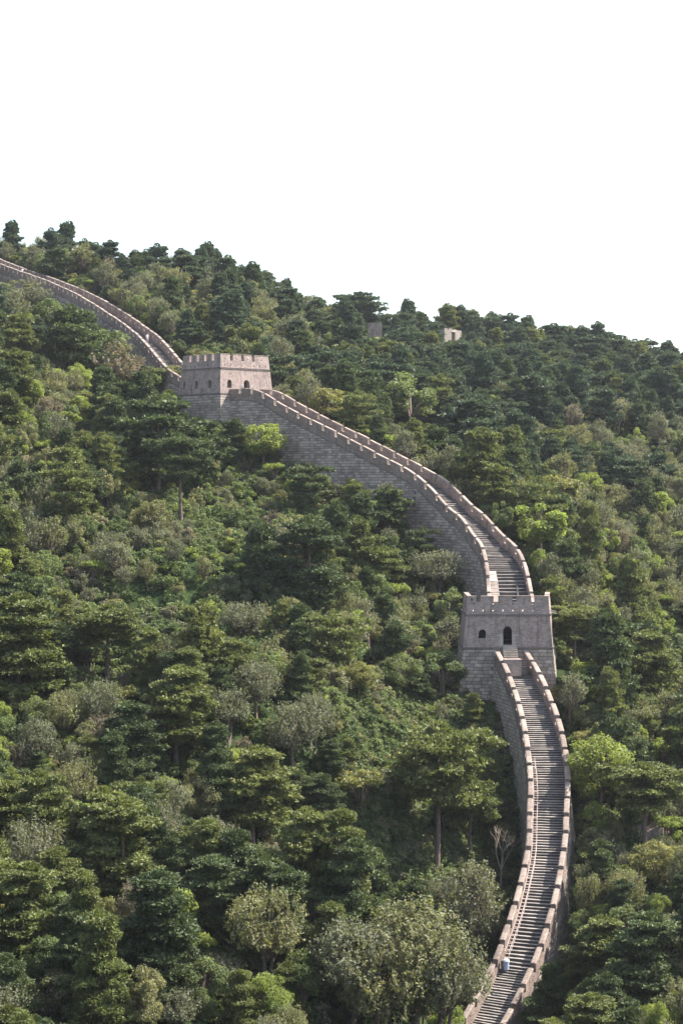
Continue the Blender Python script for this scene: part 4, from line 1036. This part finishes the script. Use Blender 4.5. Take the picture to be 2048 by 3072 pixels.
while tries < 40000:
    tries += 1
    y = 112 + (600 - 112) * rd.random() ** .9; half = .19 * y + 34; x = rd.uniform(-half, half)
    if y > 520 or not in_view(x, y): continue
    z = float(tz(x, y)); px, py = proj((x, y, z)); key, sc_ = choose(px, py, y, rd)
    # the gully left of the stairway and the scrubby spur carry low growth only
    spur = inpoly(px, py, SPUR) and float(vnoise(np.array([px]), np.array([py]), 110, 8)[0]) < .8
    scrub = spur or (1020 < px < 1480 and 2050 < py < 2750)
    if scrub: sc_ *= .5
    if scrub and key[0] == 'pine' and rd.random() < .6: continue
    if spur and key[0] in ('pine', 'broad') or scrub and rd.random() < .7: continue
    if y < 200: key = fine(key)
    P_ = PROTO[key]; r = P_['R'] * sc_; h = P_['H'] * sc_
    if occupied(x, y, r * .52) or not masonry_clear(x, y, r): continue
    if blocks(x, y, h, r) or shades(x, y, h, r):
        for f_ in (.8, .62, .48, .34):
            if not (blocks(x, y, h * f_, r * f_) or shades(x, y, h * f_, r * f_)): break
        else: continue
        sc_ *= f_; r *= f_; h *= f_
    # keep the named trees readable: nothing tall right in front of them
    bad = False
    for e in PL[:n_hand]:
        if y < e['y'] + .5 and e['y'] - y < 26:
            ty = proj((x, y, z + h))[1]
            if abs(px - e['px']) < (e['r'] * .8 * e['ppm'] + r * F / y * .4) and ty < e['py'] - .3 * e['h'] * e['ppm'] and py > e['py'] - .9 * e['h'] * e['ppm']: bad = True; break
    if bad: continue
    put(key, x, y, sc_, wide=rd.uniform(.9, 1.15))
# shrubs
shr = []
t_ = 0
while t_ < 90000 and len(shr) < 19000:
    t_ += 1
    y = 112 + 420 * rd.random() ** .95; half = .19 * y + 20; x = rd.uniform(-half, half)
    if not in_view(x, y, 500): continue
    px, py = proj((x, y, float(tz(x, y)))); n_ = float(vnoise(np.array([px]), np.array([py]), 90, 6)[0])
    tone = 'cover' if rd.random() < .55 else rd.choices(['green', 'grey', 'olive', 'brown', 'bright'], [.45, .13 * (.4 + n_), .2, .05, .17])[0]
    if not (200 < px < 1000 and 1430 < py < 2020) and rd.random() < .25: continue
    key = ('shrub', rd.choice('aabbc'), tone); sc_ = rd.uniform(.45, 1.1); r = PROTO[key]['R'] * sc_
    d = np.sqrt(((CORR[:, :2] - (x, y)) ** 2).sum(1)); k = d.argmin()
    if d[k] < CORR[k, 3] + .9 + r * .4: continue
    if math.hypot(x - lt0[0], y - 236.5) < 8 or math.hypot(x - uc[0], y - uc[1]) < 8.6: continue
    h = PROTO[key]['H'] * sc_
    if d[k] < 9:
        lim = max(.25, (CORR[k, 2] - float(tz(x, y)) - 1.0) * .5)
        if h > lim: sc_ *= max(.3, lim / h); h = PROTO[key]['H'] * sc_; r = PROTO[key]['R'] * sc_
    z = float(tz(x, y)); shr.append(dict(key=key, x=x, y=y, z=z, s=sc_, w=1.0, rot=rd.uniform(0, 6.28), h=h, r=r, px=px, py=py, ppm=F / y, keep=False))

# low growth hugging the foot of the masonry
for P in (pathA, pathB, pathC):
    for _ in range(1700 if P is pathA else 900):
        s_ = rd.uniform(0, P.L); sd_ = rd.choice((-1, -1, 1)); u = sd_ * (P.hw(s_) + 1.0 + rd.random() ** 1.3 * 11)
        x, y, _z = P.p(s_, u, 0)
        if math.hypot(x - lt0[0], y - 236.5) < 7 or math.hypot(x - uc[0], y - uc[1]) < 8: continue
        z = float(tz(x, y)); key = ('shrub', rd.choice('aab'), rd.choices(['cover', 'green', 'olive', 'grey', 'bright'], [.5, .3, .1, .05, .05])[0])
        sc_ = rd.uniform(.3, .6) if abs(u) < 5 else rd.uniform(.45, .9); px, py = proj((x, y, z))
        if P.z(s_) - z < 2 and abs(u) < 6: sc_ *= .5
        shr.append(dict(key=key, x=x, y=y, z=z, s=sc_, w=1.15, rot=rd.uniform(0, 6.28), h=PROTO[key]['H'] * sc_, r=PROTO[key]['R'] * sc_, px=px, py=py, ppm=F / y, keep=False))
GULLY = [(1000, 2050), (1440, 2070), (1500, 2350), (1560, 2600), (1540, 2760), (1300, 2780), (1020, 2700)]
for _ in range(1500):
    px, py = rd.uniform(1000, 1560), rd.uniform(2050, 2780)
    if not inpoly(px, py, GULLY): continue
    g = ground_at(px, py)
    if g is None or not masonry_clear(g[0], g[1], .1): continue
    key = ('shrub', rd.choice('abc'), rd.choices(['cover', 'green', 'olive', 'grey'], [.55, .28, .12, .05])[0]); sc_ = rd.uniform(.35, .85)
    shr.append(dict(key=key, x=g[0], y=g[1], z=g[2], s=sc_, w=1.2, rot=rd.uniform(0, 6.28), h=PROTO[key]['H'] * sc_, r=PROTO[key]['R'] * sc_, px=px, py=py, ppm=F / g[1], keep=False))
for _ in range(160):
    x = lt0[0] + rd.uniform(-13, -3); y = rd.uniform(224, 231.4); z = float(tz(x, y)); key = ('shrub', rd.choice('ab'), rd.choice(['cover', 'green'])); sc_ = rd.uniform(.35, .8); px, py = proj((x, y, z))
    if masonry_clear(x, y, .2): shr.append(dict(key=key, x=x, y=y, z=z, s=sc_, w=1.1, rot=rd.uniform(0, 6.28), h=PROTO[key]['H'] * sc_, r=PROTO[key]['R'] * sc_, px=px, py=py, ppm=F / y, keep=False))

# which plants show: coarse depth buffer over crowns, nearest first
def visibility(items):
    buf = np.full((384, 256), 1e9)
    for e in sorted(items, key=lambda e: e['y']):
        cx_, y1_ = e['px'] / 8, e['py'] / 8; hh, ww = e['h'] * e['ppm'] / 8, e['r'] * e['ppm'] / 8
        x0, x1 = int(max(0, cx_ - ww)), int(min(255, cx_ + ww)); ya, yb = int(max(0, y1_ - hh)), int(min(383, y1_ - hh * .2))
        if x1 < x0 or yb < ya or x1 < 0 or x0 > 255: e['vis'] = 0; continue
        sub = buf[ya:yb + 1, x0:x1 + 1]; m_ = sub > 1e8; e['vis'] = int(m_.sum()); sub[m_] = e['y']
visibility(PL + shr)
KINDNAME = {'pine': ('pine_tree', 'tree'), 'broad': ('leafy_tree', 'tree'), 'grey': ('silvery_tree', 'tree'), 'small': ('flat_topped_tree', 'tree'), 'bare': ('bare_tree', 'tree'), 'shrub': ('shrub', 'shrub')}
LIM = {'pine': 300, 'broad': 300, 'grey': 300, 'small': 200, 'bare': 20, 'shrub': 230}
things, rest = [], []
for kd in KINDNAME:
    L_ = [e for e in PL + shr if e['key'][0] == kd]; L_.sort(key=lambda e: (-int(e['keep']), -e['vis']))
    for i, e in enumerate(L_):
        if i < LIM[kd] and (e['vis'] > 3 or e['keep']): things.append(e)
        else: rest.append(e)

# ------------------------------------------------------------------ labels
TONE = {'pine_dark': 'dark green', 'pine_warm': 'olive green', 'pine_blue': 'blue green', 'green': 'mid green', 'bright': 'bright green', 'olive': 'dull olive', 'yellow': 'yellowing',
        'grey': 'grey green', 'brown': 'brownish', 'cover': 'deep green', 'red': 'reddish', 'none': 'leafless'}
NOUN = {'pine': 'pine', 'broad': 'leafy tree', 'grey': 'fine-leaved tree', 'small': 'flat-topped small tree', 'bare': 'tree', 'shrub': 'shrub'}
REG = [(lambda x, y: y < 1120 and x < 330, 'beside the highest wall stretch'), (lambda x, y: y < 1120 and x < 640, 'above the distant wall stretch'), (lambda x, y: y < 1120 and x < 1000, 'on the ridge behind the far tower'),
       (lambda x, y: y < 1120 and x < 1500, 'on the ridge by wall remnants'), (lambda x, y: y < 1120, 'on the far right ridge'),
       (lambda x, y: x < 330 and y < 1400, 'at left edge below high wall'), (lambda x, y: x < 700 and y < 1560, 'just below the far tower'), (lambda x, y: x < 1250 and y < 1500 and y > 1180 + .45 * (x - 800), 'under the tall wall face'),
       (lambda x, y: x < 1300 and y < 1450, 'behind the curving wall'), (lambda x, y: x > 1300 and y < 1350, 'high behind the wall bend'), (lambda x, y: x > 1500 and y < 1600 and x < 1780, 'right of the wall bend'), (lambda x, y: x >= 1780 and y < 1600, 'at right edge beside wall bend'),
       (lambda x, y: x < 400 and y < 1900, 'on the shaded left slope'), (lambda x, y: x < 850 and y < 1900, 'on the scrubby middle spur'), (lambda x, y: x < 1420 and y < 1950, 'left of the near tower'), (lambda x, y: x > 1600 and y < 2000 and x < 1830, 'right of the near tower'), (lambda x, y: x >= 1830 and y < 2000, 'at right edge beside near tower'),
       (lambda x, y: x < 350 and y < 2400, 'around the tall umbrella pine'), (lambda x, y: x < 800 and y < 2400, 'in the stand below the spur'), (lambda x, y: x < 1550 and y < 2400, 'in the gully left of stairway'), (lambda x, y: x > 1550 and y < 2500, 'right of the upper stairway'),
       (lambda x, y: x < 350, 'in the lower left corner'), (lambda x, y: x < 800, 'at the foot of the left slope'), (lambda x, y: x < 1500, 'left of the lower stairway'), (lambda x, y: True, 'right of the lower stairway')]
def region(e):
    x, y = e['px'], e['py'] - e['h'] * e['ppm'] * .5
    for f, nm in REG:
        if f(x, y): return nm
SPECIAL = {(325, 1800): 'lone umbrella-shaped pine with bare trunk standing clear on the left slope', (1305, 2150): 'tallest two-tiered pine with long bare trunk left of the stairway', (1412, 2315): 'umbrella pine with side branch reaching toward the stairway wall',
           (1078, 2300): 'small yellowing tree with bare lower stems in the dark gully', (1500, 2470): 'leafless tree beside the stairway wall', (1240, 2650): 'broad grey green tree filling the bottom middle beside the stairway', (1722, 1800): 'flat pine with bare trunk touching the right side of the near tower',
           (1080, 888): 'umbrella pine standing alone on the skyline ridge', (1475, 944): 'wide dark pine crowning the skyline right of the pale wall remnant', (1935, 2275): 'straight pine with visible trunk before bare rock right of the stairway'}
ORD_ = 'first second third fourth fifth sixth seventh eighth ninth tenth eleventh twelfth thirteenth fourteenth fifteenth sixteenth seventeenth eighteenth nineteenth twentieth'.split()
def ORD(i):
    return ORD_[i - 1] if i <= 20 else ['twenty', 'thirty', 'forty', 'fifty', 'sixty'][i // 10 - 2] + ('-' + ORD_[i % 10 - 1] if i % 10 else 'th')
keyed = {id(e): SPECIAL[e['spec']] for e in PL[:n_hand] if e['spec'] in SPECIAL}
from collections import defaultdict
buck = defaultdict(list)
for e in things:
    if id(e) in keyed: e['label'] = keyed[id(e)]; continue
    hp = e['h'] * e['ppm']; size = ('tall' if hp > 190 else 'mid-sized' if hp > 90 else 'small') if e['key'][0] != 'shrub' else ('large' if hp > 55 else 'low')
    buck[(size, TONE[e['key'][2]], NOUN[e['key'][0]], region(e))].append(e)
for (sz, tone, noun, reg), L_ in buck.items():
    base_ = f'{sz} {tone} {noun} {reg}'; L_ = list(L_)
    if len(L_) == 1: L_[0]['label'] = base_; continue
    L_.sort(key=lambda e: e['px'])
    if len(L_) == 2: L_[0]['label'], L_[1]['label'] = base_ + ', left of two', base_ + ', right of two'; continue
    for i, e in enumerate(L_): e['label'] = base_ + ', ' + ('leftmost' if i == 0 else 'rightmost' if i == len(L_) - 1 else ORD(i + 1) + ' from left')

for e in things:
    P_ = PROTO[e['key']]; nm, cat = KINDNAME[e['key'][0]]; grp = {'tree': 'trees covering the hillside', 'shrub': 'shrubs between the trees'}[cat]
    big = e['h'] * e['ppm'] > 120 and e['vis'] > 25 or e['keep']
    lab = e['label']; g_ = f"{NOUN[e['key'][0]]}s {region(e)}" 
    if big and P_['crown'] is not None and cat == 'tree':
        r_ = bpy.data.objects.new(nm, None); COL.objects.link(r_); r_.empty_display_size = .3
        for pn in ('trunk', 'crown'):
            c_ = bpy.data.objects.new(pn, P_[pn]); COL.objects.link(c_); c_.parent = r_
    else:
        r_ = bpy.data.objects.new(nm, P_['crown'] if cat == 'shrub' else P_['joined']); COL.objects.link(r_)
    r_.location = (e['x'], e['y'], e['z'] - .15); tl = (0, 0) if e['keep'] else (rng.uniform(-.09, .09), rng.uniform(-.09, .09)); zv = 1 if e['keep'] else rng.uniform(.85, 1.15)
    r_.rotation_euler = (tl[0], tl[1], e['rot']); r_.scale = (e['s'] * e['w'], e['s'] * e['w'], e['s'] * zv)
    tag(r_, lab, cat, g_)

# the rest of the wood and the undergrowth: uncountable, one object each
def scatter(name, items, label, cat):
    keys = sorted({e['key'] for e in items}); me = bpy.data.meshes.new(name); n = len(items)
    me.vertices.add(n); me.vertices.foreach_set('co', np.array([(e['x'], e['y'], e['z'] - .15) for e in items], np.float32).ravel())
    a = me.attributes.new('pick', 'INT', 'POINT'); a.data.foreach_set('value', np.array([keys.index(e['key']) for e in items], np.int32))
    a = me.attributes.new('turn', 'FLOAT_VECTOR', 'POINT'); a.data.foreach_set('vector', np.array([(0, 0, e['rot']) for e in items], np.float32).ravel())
    a = me.attributes.new('size', 'FLOAT_VECTOR', 'POINT'); a.data.foreach_set('vector', np.array([(e['s'] * e['w'], e['s'] * e['w'], e['s']) for e in items], np.float32).ravel())
    o = bpy.data.objects.new(name, me); COL.objects.link(o); tag(o, label, cat, kind='stuff')
    ng = bpy.data.node_groups.new(name, 'GeometryNodeTree')
    ng.interface.new_socket('Geometry', in_out='INPUT', socket_type='NodeSocketGeometry'); ng.interface.new_socket('Geometry', in_out='OUTPUT', socket_type='NodeSocketGeometry')
    gi, go = ng.nodes.new('NodeGroupInput'), ng.nodes.new('NodeGroupOutput')
    def attr(nm, ty):
        q = ng.nodes.new('GeometryNodeInputNamedAttribute'); q.data_type = ty; q.inputs[0].default_value = nm; return q.outputs[0]
    pick, turn, size = attr('pick', 'INT'), attr('turn', 'FLOAT_VECTOR'), attr('size', 'FLOAT_VECTOR')
    jn = ng.nodes.new('GeometryNodeJoinGeometry')
    for i, k in enumerate(keys):
        src = SRC[k]; oi = ng.nodes.new('GeometryNodeObjectInfo'); oi.inputs['Object'].default_value = src; oi.inputs['As Instance'].default_value = False; oi.transform_space = 'ORIGINAL'
        cmp_ = ng.nodes.new('FunctionNodeCompare'); cmp_.data_type = 'INT'; cmp_.operation = 'EQUAL'; ng.links.new(pick, cmp_.inputs[2]); cmp_.inputs[3].default_value = i
        ip = ng.nodes.new('GeometryNodeInstanceOnPoints'); ng.links.new(gi.outputs[0], ip.inputs['Points']); ng.links.new(cmp_.outputs[0], ip.inputs['Selection'])
        ng.links.new(oi.outputs['Geometry'], ip.inputs['Instance']); ng.links.new(turn, ip.inputs['Rotation']); ng.links.new(size, ip.inputs['Scale']); ng.links.new(ip.outputs[0], jn.inputs[0])
    ng.links.new(jn.outputs[0], go.inputs[0]); mo = o.modifiers.new('scatter', 'NODES'); mo.node_group = ng; return o
# every source is itself a plant that stands in the wood
SRC = {}
for o in list(bpy.data.objects):
    if o.type == 'MESH' and o.parent is None and o.data:
        for k, P_ in PROTO.items():
            if k not in SRC and (o.data is P_['joined'] or (k[0] == 'shrub' and o.data is P_['crown'])): SRC[k] = o
alt = lambda k: k if k in SRC else next((q for q in SRC if q[0] == k[0] and q[2] == k[2]), next((q for q in SRC if q[0] == k[0]), None))
R1, R2 = [], []
for e in rest:
    k = alt(e['key'])
    if k is None: continue
    e['key'] = k; (R2 if k[0] == 'shrub' else R1).append(e)
if R1: scatter('forest', R1, 'dense mixed wood filling in behind the nearer trees', 'forest')
if R2: scatter('undergrowth', R2, 'thick green undergrowth covering the ground between the trees', 'undergrowth')

# bare earth and rock outcrops
def rock(px, py, w, h, label):
    g = ground_at(px, py)
    if g is None: return
    rs = np.random.RandomState(int(px)); import bmesh
    bm = bmesh.new(); bmesh.ops.create_icosphere(bm, subdivisions=4, radius=1)
    for v in bm.verts:
        c = v.co; k = 1 + .18 * math.sin(c.x * 4.1 + px) * math.cos(c.z * 5.3) + .10 * math.sin(c.y * 9 + c.z * 7 + px) + .05 * math.sin(c.x * 21 + c.z * 17)
        v.co = Vector((c.x * w * k, c.y * w * .6 * k, c.z * h * k))
    me = bpy.data.meshes.new('rock_outcrop'); bm.to_mesh(me); bm.free(); me.materials.append(M['rock'])
    o = bpy.data.objects.new('rock_outcrop', me); COL.objects.link(o); o.location = (g[0], g[1], g[2] - h * .3); o.rotation_euler = (.1, 0, rs.uniform(0, 3)); tag(o, label, 'rock', 'bare rock showing through the trees')
rock(1925, 2500, 3.4, 2.6, 'brown bare rock face behind the straight pine right of the stairway')
rock(480, 1905, 1.2, 1.3, 'small pinkish rock in the scrub above the left stand of pines')
rock(560, 1900, 1.6, .9, 'low pinkish rock ledge beside the upright one on the scrubby slope')
rock(1860, 2685, 1.2, .9, 'small pale rock among shrubs right of the lower stairway')
rock(985, 1560, .6, .8, 'small orange rock among bushes under the wall face')
rock(430, 3040, 2.2, .8, 'brown earth bank at the bottom left')

# ------------------------------------------------------------------ walkers on the distant stretch
SKIN = plain_mat('skin', (0.45, 0.28, 0.2), .6); HAIR = plain_mat('hair', (0.02, 0.016, 0.014), .7)
SHIRT = plain_mat('pale_shirt', (0.72, 0.66, 0.64), .8); SHIRT2 = plain_mat('white_shirt', (0.82, 0.82, 0.82), .8); TROU = plain_mat('pale_trousers', (0.42, 0.40, 0.42), .8); PACK = plain_mat('pink_pack', (0.5, 0.2, 0.18), .8); DARK = plain_mat('dark_shoes', (.03, .03, .035), .6)
def person(loc, yaw, shirt, label, pack):
    root = empty('person', loc, label, 'person', 'walkers on the distant wall stretch'); root.rotation_euler = (0, 0, yaw)
    J = [((0, 0, .95), .14), ((0, 0, 1.15), .125), ((0, -.01, 1.38), .16), ((0, 0, 1.50), .06), ((0, -.02, 1.58), .075), ((0, -.02, 1.66), .10), ((0, -.02, 1.74), .07)]
    E = [(0, 1), (1, 2), (2, 3), (3, 4), (4, 5), (5, 6)]
    for sx in (-1, 1):
        f = .22 if sx > 0 else -.14; b = len(J)
        J += [((sx * .10, 0, .88), .10), ((sx * .11, -f * .6, .50), .065), ((sx * .11, -f * .4 + .05, .10), .042), ((sx * .11, -f * .4 - .10, .04), .035)]; E += [(0, b), (b, b + 1), (b + 1, b + 2), (b + 2, b + 3)]
        b = len(J); J += [((sx * .19, 0, 1.42), .065), ((sx * .25, .04, 1.14), .045), ((sx * .22, -.12 + f * .4, .92), .032), ((sx * .22, -.15 + f * .4, .86), .030)]; E += [(2, b), (b, b + 1), (b + 1, b + 2), (b + 2, b + 3)]
        for k, (dx, ln) in enumerate(((-.028, .07), (-.009, .085), (.010, .08), (.028, .06), (-.05, .045))):
            c_ = len(J); x0 = sx * .22 + dx; y0 = -.15 + f * .4; z0 = .84 if k < 4 else .88
            J += [((x0, y0, z0), .010), ((x0, y0 - .012, z0 - ln * .6), .009), ((x0, y0 - .03, z0 - ln), .007)]; E += [(b + 3, c_), (c_, c_ + 1), (c_ + 1, c_ + 2)]
    me = bpy.data.meshes.new('body'); me.from_pydata([j[0] for j in J], E, []); o = bpy.data.objects.new('body', me); COL.objects.link(o); o.parent = root
    for v, (_, r) in zip(me.skin_vertices[0].data if me.skin_vertices else [], J): v.radius = (r, r)
    sk = o.modifiers.new('skin', 'SKIN')
    if me.skin_vertices:
        for v, (_, r) in zip(me.skin_vertices[0].data, J): v.radius = (r, r)
        me.skin_vertices[0].data[0].use_root = True
    o.modifiers.new('sub', 'SUBSURF').render_levels = 1
    dg = bpy.context.evaluated_depsgraph_get(); ev = bpy.data.meshes.new_from_object(o.evaluated_get(dg)); o.modifiers.clear(); o.data = ev; ev.name = 'body'
    ev.materials.clear()
    for m_ in (SKIN, shirt, TROU, DARK): ev.materials.append(m_)
    for p in ev.polygons:
        c = p.center; arm = abs(c.x) > .19 and c.z < 1.2
        p.material_index = 3 if c.z < .09 else 2 if (c.z < .95 and abs(c.x) < .19) else 0 if (c.z > 1.5 or arm) else 1; p.use_smooth = True
    b = MB(); WLOC[root.name] = np.zeros(3); lath(b, (0, .01, 1.70), [(.01, .09), (.07, .075), (.105, .03), (.11, -.03), (.10, -.07)], 10); b.build('hair', HAIR, root, uv=False)
    if pack:
        b = MB(); b.box(-.15, .15, .13, .32, 1.02, 1.42); b.build('backpack', PACK, root, uv=False)
def on_path(P, px, u):
    s = min(np.arange(8, P.L, .1), key=lambda s: abs(proj(P.p(s, u, P.z(s)))[0] - px)); return P.p(s, u, P.z(s) + .12)
person(on_path(pathC, 442, .1), .5, SHIRT, 'person in pale pink top walking on the distant wall steps', True)
person(on_path(pathC, 68, .9), .5, SHIRT2, 'person in white shirt by the parapet near the left edge', False)

# ------------------------------------------------------------------ haze
me = bpy.data.meshes.new('haze'); b = MB(); b.box(-262.5, 302.5, -22.5, 662.5, float(GZ.min()) - 1, float(max(GZ.max() + 14, 20)))
hz = b.build('haze', [], None, uv=False); hz['kind'] = 'stuff'
m, n = mat('haze_air'); v = N(n, 'ShaderNodeVolumePrincipled'); v.inputs['Color'].default_value = (0.90, 0.94, 1.0, 1); v.inputs['Density'].default_value = HAZE; v.inputs['Anisotropy'].default_value = 0.35
o = N(n, 'ShaderNodeOutputMaterial'); n.links.new(v.outputs[0], o.inputs['Volume']); hz.data.materials.append(m)
print('things', len(things), 'rest', len(rest), 'objects', len(bpy.data.objects), 'GZ', GZ.min(), GZ.max())
print('A', pathA.L, 'B', pathB.L, 'C', pathC.L, [tuple(np.round(p, 1)) for p in ptsA])
